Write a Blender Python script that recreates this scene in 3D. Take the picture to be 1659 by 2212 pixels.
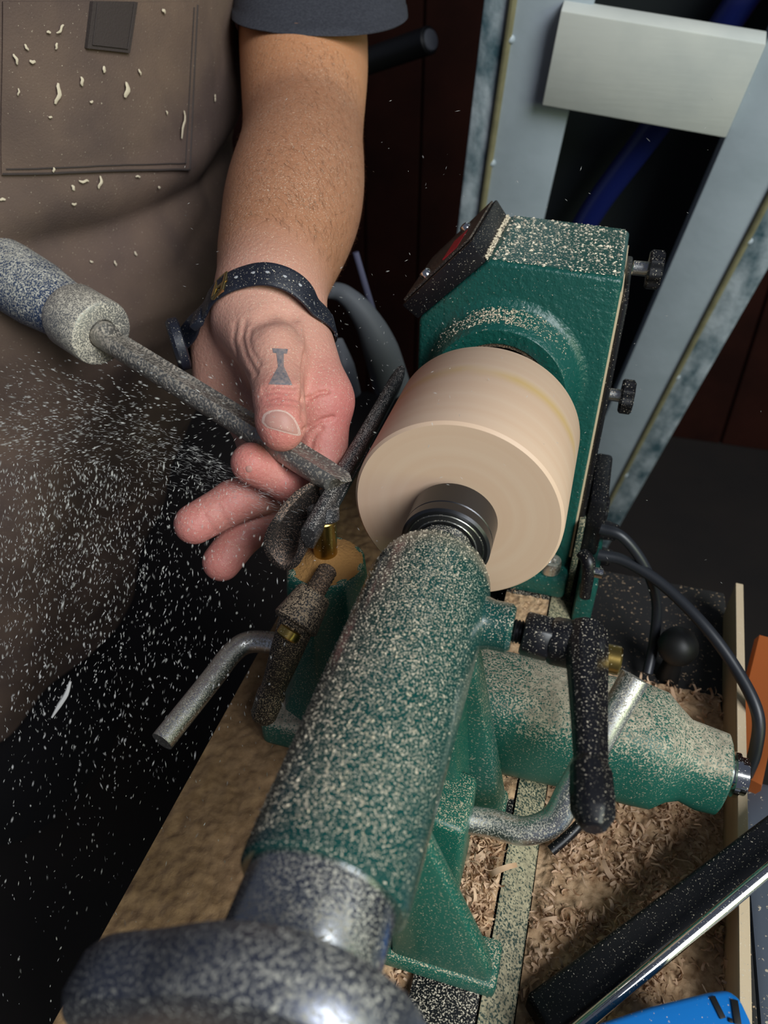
import bpy, bmesh, math, random
import numpy as np
from mathutils import Vector, Matrix, noise
from mathutils.bvhtree import BVHTree

for o in list(bpy.data.objects):
    bpy.data.objects.remove(o)
SC = bpy.context.scene
COL = SC.collection
random.seed(7)
RNG = np.random.default_rng(7)

# ------------------------------------------------------------------ camera
# lathe axis = world Y (towards the headstock), operator at -X, Z up; origin = centre of the blank's front face
FPX, CX, CY = 1680.0, 829.5, 1106.0
_y = np.array([1450 - CX, -200 - CY, FPX]); _y /= np.linalg.norm(_y)
_u = -np.array([-10., 2194., 1680.]); _u -= _u.dot(_y) * _y; _u /= np.linalg.norm(_u)
_x = np.cross(_y, _u)
M = np.array([_x, _y, _u])                       # camera vector (right, down, forward) -> world
CAM = -M @ (np.array([(985 - CX) / FPX, (1112 - CY) / FPX, 1.0]) * 0.41)
cd = bpy.data.cameras.new('camera'); cam = bpy.data.objects.new('camera', cd); COL.objects.link(cam)
R_, D_, F_ = M[:, 0], M[:, 1], M[:, 2]
cam.matrix_world = Matrix(((R_[0], -D_[0], -F_[0], CAM[0]), (R_[1], -D_[1], -F_[1], CAM[1]), (R_[2], -D_[2], -F_[2], CAM[2]), (0, 0, 0, 1)))
cd.sensor_fit = 'HORIZONTAL'; cd.sensor_width = 36.0; cd.lens = 36.0 * FPX / 1659.0
cd.clip_start = 0.01; cd.clip_end = 50
cd.dof.use_dof = True; cd.dof.focus_distance = 0.425; cd.dof.aperture_fstop = 13.0
SC.camera = cam

# ------------------------------------------------------------------ light
SC.view_settings.view_transform = 'Standard'
SC.view_settings.look = 'None'
SC.view_settings.gamma = 1.0
SC.view_settings.use_curve_mapping = False
SC.view_settings.exposure = 0.0
W = bpy.data.worlds.new('world'); SC.world = W; W.use_nodes = True
W.node_tree.nodes['Background'].inputs[0].default_value = (0.62, 0.72, 1.0, 1)
W.node_tree.nodes['Background'].inputs[1].default_value = 0.11

def area(name, loc, target, sx, sy, power, color):
    l = bpy.data.lights.new(name, 'AREA'); l.shape = 'RECTANGLE'; l.size = sx; l.size_y = sy
    l.energy = power; l.color = color
    o = bpy.data.objects.new(name, l); COL.objects.link(o); o.location = loc
    d = Vector(target) - Vector(loc); o.rotation_euler = d.to_track_quat('-Z', 'Y').to_euler()
    return o
# daylight falling in through the workshop's open doorway (sky above, sunlit lawn below)
area('doorway_sky', (1.25, -1.05, 1.30), (0, 0.05, 0.0), 1.0, 1.1, 50, (0.93, 0.97, 1.0))
area('doorway_lawn', (1.6, -0.9, 0.35), (0, 0.0, 0.0), 0.9, 0.7, 8, (0.86, 1.0, 0.55))

def ray(px, py): return M @ np.array([(px - CX) / FPX, (py - CY) / FPX, 1.0])
def at(px, py, **k):
    """point on the ray through a pixel, at camera depth d or on the plane x/y/z = value"""
    r = ray(px, py); (a, v), = k.items()
    if a == 'd': return Vector(CAM + r * v)
    i = 'xyz'.index(a); return Vector(CAM + r * ((v - CAM[i]) / r[i]))

# ------------------------------------------------------------------ materials
def mat(name, base, rough=0.5, metal=0.0, dust=0.0, dscale=520, dcol=(0.62, 0.54, 0.42), side=0.25, var=0.0, vscale=30,
        bump=0.0, bscale=200, coat=0.0, var2=None, dbump=0.25, spec=0.5, sss=0.0, bstretch=None, vstretch=None, ddetail=2.5, soft=.05):
    m = bpy.data.materials.new(name); m.use_nodes = True
    nt = m.node_tree; N = nt.nodes; L = nt.links
    b = N['Principled BSDF']
    b.inputs['Roughness'].default_value = rough; b.inputs['Metallic'].default_value = metal
    b.inputs['Coat Weight'].default_value = coat; b.inputs['Coat Roughness'].default_value = 0.15
    b.inputs['Specular IOR Level'].default_value = spec
    if sss:
        b.inputs['Subsurface Weight'].default_value = sss; b.inputs['Subsurface Radius'].default_value = (1, .35, .2); b.inputs['Subsurface Scale'].default_value = .006
    tc = N.new('ShaderNodeTexCoord'); co = tc.outputs['Object']
    def mapped(st):
        if not st: return co
        mp = N.new('ShaderNodeMapping'); mp.inputs['Scale'].default_value = st; L.new(co, mp.inputs[0]); return mp.outputs[0]
    def nz(scale, detail=3, st=None, rgh=.55):
        n = N.new('ShaderNodeTexNoise'); n.inputs['Scale'].default_value = scale; n.inputs['Detail'].default_value = detail
        n.inputs['Roughness'].default_value = rgh; L.new(mapped(st), n.inputs['Vector']); return n.outputs['Fac']
    def ramp(fac, a, bb):
        r = N.new('ShaderNodeMapRange'); r.inputs['From Min'].default_value = a; r.inputs['From Max'].default_value = bb; L.new(fac, r.inputs['Value']); return r.outputs[0]
    def mix(f, a, c):
        x = N.new('ShaderNodeMix'); x.data_type = 'RGBA'
        for s, v in ((x.inputs[0], f), (x.inputs[6], a), (x.inputs[7], c)):
            if isinstance(v, (tuple, list)): s.default_value = (*v[:3], 1)
            elif isinstance(v, (int, float)): s.default_value = v
            else: L.new(v, s)
        return x.outputs[2]
    def mul(a, c, op='MULTIPLY'):
        x = N.new('ShaderNodeMath'); x.operation = op; x.use_clamp = (op != 'MULTIPLY')
        for s, v in ((x.inputs[0], a), (x.inputs[1], c)):
            if isinstance(v, (int, float)): s.default_value = v
            else: L.new(v, s)
        return x.outputs[0]
    if base == 'attr':
        at_ = N.new('ShaderNodeAttribute'); at_.attribute_name = 'col'; col = at_.outputs['Color']
    else: col = mix(0, base, base)
    if var:
        c2 = var2 or tuple(min(1, c * (1 + var)) for c in (base if base != 'attr' else (.5, .5, .5)))
        col = mix(mul(ramp(nz(vscale, 4, vstretch), .35, .68), 1.0 if var2 else 1.0), col, c2) if base != 'attr' else mix(mul(ramp(nz(vscale, 4), .4, .7), var), col, c2)
    h = None
    if bump: h = nz(bscale, 4, bstretch)
    if dust:
        g = N.new('ShaderNodeNewGeometry'); sp = N.new('ShaderNodeSeparateXYZ'); L.new(g.outputs['Normal'], sp.inputs[0])
        up = ramp(sp.outputs[2], -.25, .75)          # dust settles on what faces up
        up = mul(mul(up, 1 - side), side, 'ADD')
        patch = ramp(nz(18, 3), .2, .65)
        amt = mul(mul(up, dust), mul(mul(patch, .5), .5, 'ADD'))     # share covered
        th = mul(mul(amt, -.30), .70, 'ADD')         # threshold: .74 (none) .. .30 (all)
        n = nz(dscale * 1.5, ddetail)
        d = mul(n, th, 'SUBTRACT'); mask = ramp(d, 0.0, soft)
        fleck = mix(ramp(nz(dscale * .37, 2), .35, .65), tuple(c * .72 for c in dcol), tuple(min(1, c * 1.25) for c in dcol))
        col = mix(mask, col, fleck)
        rr = N.new('ShaderNodeMapRange'); rr.inputs['To Min'].default_value = rough; rr.inputs['To Max'].default_value = .9; L.new(mask, rr.inputs['Value']); L.new(rr.outputs[0], b.inputs['Roughness'])
        if metal:
            mm = N.new('ShaderNodeMapRange'); mm.inputs['To Min'].default_value = metal; mm.inputs['To Max'].default_value = 0; L.new(mask, mm.inputs['Value']); L.new(mm.outputs[0], b.inputs['Metallic'])
        bp = N.new('ShaderNodeBump'); bp.inputs['Strength'].default_value = dbump; bp.inputs['Distance'].default_value = .0012; L.new(mask, bp.inputs['Height'])
        L.new(bp.outputs[0], b.inputs['Normal'])
    if h is not None:
        bq = N.new('ShaderNodeBump'); bq.inputs['Strength'].default_value = bump; bq.inputs['Distance'].default_value = .0012; L.new(h, bq.inputs['Height'])
        if dust: L.new(bq.outputs[0], bp.inputs['Normal'])
        else: L.new(bq.outputs[0], b.inputs['Normal'])
    L.new(col, b.inputs['Base Color'])
    return m

GREEN = (0.007, 0.076, 0.062)
MT = dict(
    green=mat('hammered green paint', GREEN, .30, dust=.10, bump=.9, bscale=300, side=.35, coat=.15),
    green_top=mat('hammered green paint with settled dust', GREEN, .35, dust=.48, dscale=430, side=.02, bump=.25, bscale=260, coat=.2),
    barrel=mat('smooth green paint under flecks', (0.005, 0.054, 0.047), .26, dust=.50, dscale=1000, side=.35, coat=.4, bump=.08, bscale=120),
    casting=mat('green casting under fine dust', (0.012, 0.10, 0.075), .42, dust=1.35, dscale=620, side=.16, dcol=(.40, .35, .26), soft=.14, ddetail=4),
    castfine=mat('green casting', (0.010, 0.105, 0.075), .36, dust=.62, dscale=950, side=.25, dcol=(.52, .44, .30)),
    black=mat('black plastic', (0.006, 0.006, 0.008), .38, dust=.30, dscale=800, side=.5),
    blackclean=mat('clean black plastic', (0.005, 0.005, 0.007), .4, dust=.22, dscale=700, side=.4),
    blackdusty=mat('black plastic under brown dust', (0.012, 0.010, 0.009), .55, dust=.80, dscale=900, side=.6, dcol=(.34, .25, .16)),
    steel=mat('bright steel', (.62, .62, .60), .28, 1.0, dust=.55, dscale=900, side=.3),
    chrome=mat('dusty chrome', (.80, .79, .76), .33, 1.0, dust=.80, dscale=850, side=.30, dcol=(.44, .40, .32)),
    chromeclean=mat('polished chrome', (.78, .77, .75), .12, 1.0, dust=.2, dscale=700),
    darksteel=mat('blackened steel', (.07, .07, .075), .32, .9, bump=.05, bscale=300, bstretch=(1, 30, 1)),
    wheelmetal=mat('grimy handwheel steel', (.20, .21, .25), .33, .85, dust=.62, dscale=640, side=.40, dcol=(.36, .345, .30)),
    collarsteel=mat('flecked collar steel', (.42, .43, .44), .26, 1.0, dust=.66, dscale=800, side=.35, dcol=(.40, .37, .31)),
    rubber=mat('black rubber', (.008, .008, .008), .5),
    iron=mat('tool rest iron', (.085, .086, .090), .36, .7, dust=.62, dscale=1000, side=.4, dcol=(.42, .38, .34)),
    ironlip=mat('iron under brown dust', (.045, .040, .037), .55, .4, dust=.8, dscale=900, side=.7, dcol=(.27, .18, .13)),
    ironbrown=mat('dust caked iron', (.05, .035, .025), .75, .2, dust=.7, dscale=900, side=.9, dcol=(.25, .16, .10)),
    brass=mat('brass and gold reflection tone', (.50, .34, .10), .3, 1.0, dust=.2, dscale=600),
    bladesteel=mat('gouge steel', (.30, .285, .26), .38, .75, dust=.92, dscale=420, side=.8, dcol=(.37, .32, .26), ddetail=5, soft=.10),
    bladeclean=mat('ground gouge steel', (.42, .41, .39), .3, .9, dust=.4, dscale=900, side=.5, dcol=(.40, .34, .27)),
    handle=mat('dusty blue metal handle', (.05, .085, .17), .45, .3, dust=1.0, dscale=620, side=.62, dcol=(.56, .53, .45)),
    ferrule=mat('dusty aluminium ferrule', (.40, .39, .37), .45, .7, dust=1.0, dscale=750, side=.75, dcol=(.58, .52, .42)),
    beddust=mat('packed brown sawdust on bed', (.20, .115, .052), .95, var=.5, vscale=140, bump=1.0, bscale=120, var2=(.31, .19, .095)),
    bedblack=mat('black steel bed', (.010, .011, .013), .4, .3, dust=.55, dscale=800, side=.4),
    bedflange=mat('dusty bed flange', (.02, .045, .035), .55, dust=1.1, dscale=520, side=.5, dcol=(.36, .315, .20), soft=.12, ddetail=4),
    shaving=mat('wood shaving', (.50, .31, .185), .85, var=.4, vscale=60, var2=(.66, .47, .32), spec=.2),
    shavebed=mat('matted shavings', (.36, .22, .115), .95, var=.5, vscale=160, var2=(.62, .42, .25), bump=1.0, bscale=260),
    chip=mat('pale wood chip', (.68, .58, .43), .8, spec=.2),
    palechip=mat('bright wood fleck', (.80, .69, .54), .8, spec=.2),
    flychip=mat('flying wood chip', (.46, .45, .43), .85, spec=.1),
    skin=mat('skin', 'attr', .52, sss=.12, bump=.5, bscale=420, dust=.36, dscale=900, side=.6, dcol=(.66, .50, .37), dbump=.05, spec=.4),
    nail=mat('fingernail', (.50, .255, .215), .45, spec=.25, dust=.25, dscale=900, side=.8),
    nailrim=mat('pale nail rim', (.60, .36, .30), .8, var=.4, vscale=900, var2=(.66, .48, .42)),
    ink=mat('faded blue tattoo ink', (.14, .135, .155), .6, var=.5, vscale=420, var2=(.32, .24, .22)),
    hair=mat('arm hair', (.15, .075, .038), .6),
    canvas=mat('brown waxed canvas', (.115, .080, .068), .88, var=.5, vscale=9, var2=(.215, .145, .105), bump=.35, bscale=700, dust=.06, dscale=500, side=.7, dcol=(.5, .42, .32), spec=.2),
    canvasdark=mat('dark canvas trim', (.05, .037, .033), .8, bump=.35, bscale=700),
    shirt=mat('charcoal navy jersey', (.028, .029, .040), .9, var=.6, vscale=500, var2=(.050, .052, .066), bump=.4, bscale=900),
    trouser=mat('black trouser cloth', (.012, .010, .012), .9, bump=.4, bscale=300),
    strap=mat('navy black leather', (.010, .012, .022), .5, bump=.2, bscale=500, dust=.25, dscale=700),
    gold=mat('brass buckle', (.62, .45, .2), .3, 1.0),
    white=mat('old white gloss paint', (.44, .50, .56), .42, var=.3, vscale=12, var2=(.38, .44, .49), bump=.35, bscale=45, spec=.4),
    whiteflake=mat('flaking white paint over teal', (.50, .56, .62), .6, var=.9, vscale=38, var2=(.06, .12, .15), bump=.6, bscale=120, vstretch=(1, 1, .35)),
    seam=mat('yellowed sealant bead', (.20, .18, .10), .7, var=.4, vscale=40),
    plank=mat('grey white painted plank', (.68, .69, .64), .7, var=.3, vscale=14, var2=(.58, .60, .57), bump=.12, bscale=25, bstretch=(1, 9, 9)),
    wall=mat('dark red brown timber', (.016, .0035, .002), .8, var=.6, vscale=6, var2=(.030, .007, .004), spec=.15),
    floor=mat('dark workshop floor', (.012, .009, .009), .9, var=.6, vscale=4, var2=(.02, .014, .012), bump=.3, bscale=60),
    bench=mat('dark bench board', (.014, .013, .013), .85, dust=.30, dscale=260, side=.2, dcol=(.42, .29, .18), ddetail=5),
    ply=mat('plywood', (.55, .40, .24), .75, var=.3, vscale=10, var2=(.44, .31, .18), vstretch=(8, 1, 8)),
    plyedge=mat('pale plywood edge', (.64, .50, .33), .8, dust=.3, dscale=600),
    bluehose=mat('dark blue hose', (.006, .012, .10), .4),
    greyplastic=mat('grey plastic', (.20, .21, .23), .5),
    greyspout=mat('dull grey plastic', (.13, .14, .155), .6),
    greylid=mat('blue grey lid', (.10, .12, .155), .4, dust=.2, dscale=200),
    orange=mat('orange plastic', (.40, .10, .02), .5),
    blue=mat('bright blue plastic', (.006, .17, .55), .4, dust=.15, dscale=420, side=.5),
    cable=mat('black cable', (.018, .020, .026), .4),
    red=mat('red stripe', (.55, .01, .03), .45, dust=.25, dscale=900),
    darkpanel=mat('black panel face', (.02, .016, .014), .5, dust=.55, dscale=1100, side=.7, dcol=(.30, .23, .17)),
    rod=mat('lilac grey rod', (.10, .10, .16), .4),
)

def wood_mat():
    m = bpy.data.materials.new('spinning pale wood'); m.use_nodes = True
    nt = m.node_tree; N = nt.nodes; L = nt.links; b = N['Principled BSDF']; b.inputs['Roughness'].default_value = .55
    tc = N.new('ShaderNodeTexCoord'); sp = N.new('ShaderNodeSeparateXYZ'); L.new(tc.outputs['Object'], sp.inputs[0])
    def mth(op, a, c):
        x = N.new('ShaderNodeMath'); x.operation = op
        for s, v in ((x.inputs[0], a), (x.inputs[1], c)):
            if isinstance(v, (int, float)): s.default_value = v
            else: L.new(v, s)
        return x.outputs[0]
    r = mth('SQRT', mth('ADD', mth('MULTIPLY', sp.outputs[0], sp.outputs[0]), mth('MULTIPLY', sp.outputs[2], sp.outputs[2])), 0)
    cb = N.new('ShaderNodeCombineXYZ'); L.new(mth('MULTIPLY', r, 60), cb.inputs[0]); L.new(mth('MULTIPLY', sp.outputs[1], 60), cb.inputs[1])
    n = N.new('ShaderNodeTexNoise'); n.inputs['Scale'].default_value = 1.5; n.inputs['Detail'].default_value = 5; L.new(cb.outputs[0], n.inputs['Vector'])
    cr = N.new('ShaderNodeValToRGB'); e = cr.color_ramp.elements
    e[0].position = .3; e[0].color = (.66, .44, .30, 1); e[1].position = .7; e[1].color = (.72, .53, .385, 1)
    L.new(n.outputs['Fac'], cr.inputs[0])
    # a golden band of grain part way along the side
    g = N.new('ShaderNodeMapRange'); L.new(mth('ABSOLUTE', mth('SUBTRACT', sp.outputs[1], .056), 0), g.inputs['Value'])
    g.inputs['From Min'].default_value = .007; g.inputs['From Max'].default_value = 0; g.inputs['To Max'].default_value = .85
    n2 = N.new('ShaderNodeTexNoise'); n2.inputs['Scale'].default_value = 22; L.new(tc.outputs['Object'], n2.inputs['Vector'])
    mr = N.new('ShaderNodeMapRange'); L.new(n2.outputs['Fac'], mr.inputs['Value']); mr.inputs['From Min'].default_value = .42; mr.inputs['From Max'].default_value = .6
    mx = N.new('ShaderNodeMix'); mx.data_type = 'RGBA'; L.new(mth('MULTIPLY', g.outputs[0], mr.outputs[0]), mx.inputs[0]); L.new(cr.outputs[0], mx.inputs[6]); mx.inputs[7].default_value = (.66, .44, .17, 1)
    L.new(mx.outputs[2], b.inputs['Base Color'])
    return m
MT['wood'] = wood_mat()

# ------------------------------------------------------------------ builders
def wloc(o):
    v = Vector(o.location)
    while o.parent: o = o.parent; v += Vector(o.location)
    return v
def tag(o, label=None, cat=None, group=None, kind=None):
    if label: o['label'] = label
    if cat: o['category'] = cat
    if group: o['group'] = group
    if kind: o['kind'] = kind
    return o
def thing(name, label, cat, loc, group=None):
    o = bpy.data.objects.new(name, None); o.empty_display_size = .02; COL.objects.link(o); o.location = loc
    return tag(o, label, cat, group)
def obj(name, vf, m, parent=None, smooth=35, kind=None):
    """one mesh object from world-space (verts, faces)"""
    vs, fs = vf
    vs = np.array([tuple(v) for v in vs], float).reshape(-1, 3)
    if parent: org = np.array(wloc(parent))
    else:
        lo, hi = vs.min(0), vs.max(0); org = np.array([(lo[0] + hi[0]) / 2, (lo[1] + hi[1]) / 2, lo[2]])
    me = bpy.data.meshes.new(name); me.from_pydata((vs - org).tolist(), [], [tuple(map(int, f)) for f in fs]); me.update()
    bm = bmesh.new(); bm.from_mesh(me)
    if len(fs) < 60000: bmesh.ops.recalc_face_normals(bm, faces=bm.faces)
    if smooth:
        for f in bm.faces: f.smooth = True
        for e in bm.edges:
            if len(e.link_faces) == 2 and e.calc_face_angle(0) > math.radians(smooth): e.smooth = False
    bm.to_mesh(me); bm.free()
    ms = m if isinstance(m, list) else [m]
    for x in ms: me.materials.append(MT[x] if isinstance(x, str) else x)
    o = bpy.data.objects.new(name, me); COL.objects.link(o)
    if parent: o.parent = parent
    else: o.location = org
    if kind: o['kind'] = kind
    return o
def join(*vfs):
    V, F = [], []
    for v, f in vfs:
        k = len(V); V += [tuple(p) for p in v]; F += [tuple(i + k for i in q) for q in f]
    return V, F
def frame(d):
    d = Vector(d).normalized(); a = Vector((0, 0, 1)) if abs(d.z) < .9 else Vector((1, 0, 0))
    u = d.cross(a).normalized(); return u, u.cross(d).normalized()
def lathe(prof, o=(0, 0, 0), d=(0, 1, 0), n=48, caps=True, lob=None):
    """profile [(radius, distance along d)] turned about the axis o + t d"""
    o = Vector(o); d = Vector(d).normalized(); u, w = frame(d); V, F = [], []
    for r, t in prof:
        for i in range(n):
            a = 2 * math.pi * i / n; q = r * (lob(a, r) if lob else 1)
            V.append(o + d * t + u * (q * math.cos(a)) + w * (q * math.sin(a)))
    for j in range(len(prof) - 1):
        for i in range(n):
            k = (i + 1) % n; F.append((j * n + i, j * n + k, (j + 1) * n + k, (j + 1) * n + i))
    if caps: F += [tuple(range(n))[::-1], tuple((len(prof) - 1) * n + i for i in range(n))]
    return V, F
def cyl(a, b, r, r2=None, n=24, bev=.12):
    a = Vector(a); b = Vector(b); r2 = r if r2 is None else r2; L = (b - a).length; c = min(r, r2) * bev
    return lathe([(r - c, 0), (r, c), (r2, L - c), (r2 - c, L)], a, b - a, n)
def spline(P, per=8):
    P = [Vector(p) for p in P]; Q = [P[0] * 2 - P[1]] + P + [P[-1] * 2 - P[-2]]; out = []
    for i in range(1, len(Q) - 2):
        for s in range(per):
            t = s / per; a, b, c, d = Q[i - 1:i + 3]
            out.append(.5 * ((2 * b) + (c - a) * t + (2 * a - 5 * b + 4 * c - d) * t * t + (3 * b - a - 3 * c + d) * t ** 3))
    return out + [P[-1]]
def tube(P, r, n=14, per=8, flat=None, up=None):
    """tube along a smooth path; r a number or a list per control point; flat = (width, thickness) for a strap"""
    Q = spline(P, per) if per > 1 else [Vector(p) for p in P]
    if isinstance(r, (int, float)): rr = [r] * len(Q)
    else: rr = [float(np.interp(i / max(1, len(Q) - 1) * (len(r) - 1), range(len(r)), r)) for i in range(len(Q))]
    V, F = [], []; t = (Q[1] - Q[0]).normalized(); u, w = frame(t)
    for i, p in enumerate(Q):
        t2 = (Q[min(i + 1, len(Q) - 1)] - Q[max(i - 1, 0)]).normalized()
        u = (u - t2 * u.dot(t2)).normalized()
        if up is not None:
            uu = Vector(up[i] if isinstance(up, list) else up); u = (uu - t2 * uu.dot(t2)).normalized()
        w = t2.cross(u)
        for k in range(n):
            a = 2 * math.pi * k / n
            if flat:
                ca, sa = math.cos(a), math.sin(a)
                c2 = math.copysign(abs(ca) ** .4, ca); s2 = math.copysign(abs(sa) ** .6, sa)
                V.append(p + u * (c2 * flat[0] / 2) + w * (s2 * flat[1] / 2))
            else: V.append(p + (u * math.cos(a) + w * math.sin(a)) * rr[i])
    for j in range(len(Q) - 1):
        for k in range(n):
            l = (k + 1) % n; F.append((j * n + k, j * n + l, (j + 1) * n + l, (j + 1) * n + k))
    F += [tuple(range(n))[::-1], tuple((len(Q) - 1) * n + k for k in range(n))]
    return V, F
def bevelled(vf, w, seg=2, ang=25):
    bm = bmesh.new(); vs = [bm.verts.new(v) for v in vf[0]]
    for f in vf[1]: bm.faces.new([vs[i] for i in f])
    bmesh.ops.recalc_face_normals(bm, faces=bm.faces)
    es = [e for e in bm.edges if len(e.link_faces) == 2 and e.calc_face_angle(0) > math.radians(ang)]
    bmesh.ops.bevel(bm, geom=es, offset=w, segments=seg, affect='EDGES', profile=.5, clamp_overlap=True)
    bm.verts.index_update(); V = [v.co.copy() for v in bm.verts]; F = [tuple(v.index for v in f.verts) for f in bm.faces]; bm.free()
    return V, F
def prism(poly, e, bev=0, seg=2):
    """polygon of 3-D points extruded by vector e"""
    n = len(poly); P = [Vector(p) for p in poly]; e = Vector(e); V = P + [p + e for p in P]
    F = [tuple(range(n)), tuple(range(n, 2 * n))[::-1]] + [(i, (i + 1) % n, n + (i + 1) % n, n + i) for i in range(n)]
    return bevelled((V, F), bev, seg) if bev else (V, F)
def box(lo, hi, bev=0, seg=2):
    x0, y0, z0 = lo; x1, y1, z1 = hi
    return prism([(x0, y0, z0), (x1, y0, z0), (x1, y1, z0), (x0, y1, z0)], (0, 0, z1 - z0), bev, seg)
def obox(c, ax, ay, az, bev=0):
    c = Vector(c); ax, ay, az = Vector(ax), Vector(ay), Vector(az)
    return prism([c - ax - ay - az, c + ax - ay - az, c + ax + ay - az, c - ax + ay - az], az * 2, bev)
def hexa(a, b, r, n=6): return bevelled(lathe([(r, 0), (r, (Vector(b) - Vector(a)).length)], a, Vector(b) - Vector(a), n), r * .1, 1)
def thread(a, b, r, turns=7, n=16):
    L = (Vector(b) - Vector(a)).length; pr = []
    for i in range(turns): pr += [(r * .84, L * i / turns), (r, L * (i + .5) / turns)]
    return lathe(pr + [(r * .84, L)], a, Vector(b) - Vector(a), n)
def E_(*a): return Vector(a)

BED = -.165
# ------------------------------------------------------------------ setting
tag(obj('floor', box((-4, -2, -1.0), (4, 4, -.95)), 'floor'), kind='structure')
wl = obj('wall_back', box((-3, 1.75, -.95), (3, 1.80, 2.2)), 'wall'); tag(wl, kind='structure')
for i in range(24):
    x = -1.8 + i * .15
    obj('plank', box((x + .003, 1.735, -.95), (x + .147, 1.75, 2.2), .003, 1), 'wall', wl)

wb = thing('workbench', 'dark dusty bench board under the lathe and the shavings', 'workbench', (.05, 0, -.95))
obj('bench_top', box((-.135, -.45, -.24), (.198, .22, -.205), .003), 'bench', wb)
for x in (-.10, .175):
    for y in (-.38, .18): obj('leg', box((x - .03, y - .03, -.95), (x + .03, y + .03, -.24), .003), 'bench', wb)

# ------------------------------------------------------------------ lathe bed
bed = thing('lathe_bed', 'black steel lathe bed caked with packed brown sawdust', 'lathe bed', (-.03, -.1, -.205))
def rail_top(x0, x1, y0, y1, z, nx, ny, amp):
    V = []; F = []
    for j in range(ny + 1):
        for i in range(nx + 1):
            x = x0 + (x1 - x0) * i / nx; y = y0 + (y1 - y0) * j / ny
            e = min(1, min(i, nx - i) / 2)
            V.append((x, y, z + amp * e * (noise.noise(Vector((x * 90, y * 90, 3))) + .6 * noise.noise(Vector((x * 240, y * 240, 9))))))
    for j in range(ny):
        for i in range(nx): a = j * (nx + 1) + i; F.append((a, a + 1, a + nx + 2, a + nx + 1))
    return V, F
XL = -.137
obj('rail', box((XL, -.42, -.204), (-.032, .26, BED - .002), .002), 'bedblack', bed)
obj('sawdust_cake', rail_top(XL + .0005, -.032, -.42, .25, BED - .0005, 70, 440, .0016), 'beddust', bed, kind='stuff')
obj('rail', box((.022, -.42, -.204), (.056, .26, BED - .001), .002), 'bedblack', bed)
obj('flange', prism([(.0565, -.42, BED - .001), (.074, -.42, BED - .012), (.074, -.42, -.204), (.0565, -.42, -.204)], (0, .62, 0), .0015), 'bedflange', bed)
obj('cross_web', box((-.032, -.42, -.204), (.022, .26, -.196)), 'bedblack', bed)

# ------------------------------------------------------------------ headstock
hs = thing('lathe_headstock', 'dark green hammered-paint lathe headstock holding the pale wooden blank', 'headstock', (0, .19, BED))
Y0, Y1 = .145, .238
poly = [(-.0585, Y0, BED), (-.0585, Y0, .0405), (-.016, Y0, .0835), (.0645, Y0, .0805), (.0645, Y0, BED)]
obj('body', prism(poly, (0, Y1 - Y0, 0), .003, 3), 'green', hs)
obj('dusted_top', prism([(-.0125, Y0 + .003, .0832), (.0615, Y0 + .003, .0806), (.0615, Y1 - .003, .0806), (-.0125, Y1 - .003, .0832)], (0, 0, .0008)), 'green_top', hs)
obj('foot', box((-.06, .128, BED), (.066, .25, BED + .02), .004), 'green', hs)
bolt = obj('socket_bolt', lathe([(.001, -.004), (.0035, -.004), (.004, 0), (.0072, 0), (.0078, -.002), (.0078, -.010)], (.052, .137, BED + .0305), (0, 0, 1), 20), 'chrome', hs)
BZ = .007
obj('boss', lathe([(.0335, .016), (.0345, .0235), (.0360, .024), (.0435, .024), (.0450, .0225), (.0485, .005), (.0510, .0015), (.055, 0)], (0, Y0, BZ), (0, -1, 0), 72, caps=False), 'green', hs)  # tapering ring round the spindle
obj('bearing_ring', lathe([(.0355, .012), (.0350, .0225), (.0320, .0225), (.0310, .010)], (0, Y0, BZ), (0, -1, 0), 48, caps=False), 'ironbrown', hs)
obj('spindle', lathe([(.0315, 0), (.0315, .018), (.0300, .020), (.0300, .034), (.0285, .036), (.0285, .058)], (0, Y0 - .001, .004), (0, -1, 0), 48), 'darksteel', hs)
# belt cover door down the far side, with clamping knobs
dr = obj('belt_door', box((.0655, .150, -.135), (.0700, .236, .064), .0015), 'blackclean', hs)
obj('seal', box((.0640, .147, -.137), (.0656, .232, .072)), 'plyedge', hs)
def star_knob(c, ax, r, h, lobes=8):
    c = Vector(c); ax = Vector(ax)
    k = obj('knob', lathe([(r * .9, 0), (r, h * .15), (r, h * .85), (r * .85, h)], c + ax * .009, ax, 64, lob=lambda a, q: 1 + .07 * math.cos(a * lobes)), 'black', hs)
    obj('stem', cyl(c, c + ax * .010, r * .38), 'steel', k)
for px, py, yy in ((1385, 580, .178), (1325, 853, .178), (1266, 1092, .178)):
    q = at(px, py, y=yy); star_knob((.069, yy, q.z), (1, 0, 0), .0115 if py < 1000 else .009, .009)
# control panel on the chamfer
nrm = Vector((-.0430, 0, .0425)).normalized(); al = Vector((.0425, 0, .0430)).normalized()
a0 = Vector((-.0585, Y0 + .001, .0405)) - al * .001; a1 = Vector((-.016, Y0 + .001, .0835)) - al * .002
pn = obj('control_panel', prism([a0, a1, a1 + nrm * .0155 + al * .002, a0 + nrm * .0135 - al * .002], (0, .088, 0), .0012), 'blackclean', hs)
mid = (a0 + a1) / 2 + nrm * .0150
obj('panel_face', prism([a0 + nrm * .0140 + E_(0, .004, 0), a1 + nrm * .0160 + E_(0, .004, 0), a1 + nrm * .0160 + E_(0, .084, 0), a0 + nrm * .0140 + E_(0, .084, 0)], nrm * .0012), 'darkpanel', pn)
obj('red_stripe', prism([mid + nrm * .0014 + al * s + E_(0, y, 0) for s, y in ((.004, .014), (.016, .014), (.016, .05), (.004, .05))], nrm * .0006), 'red', pn)
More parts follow.
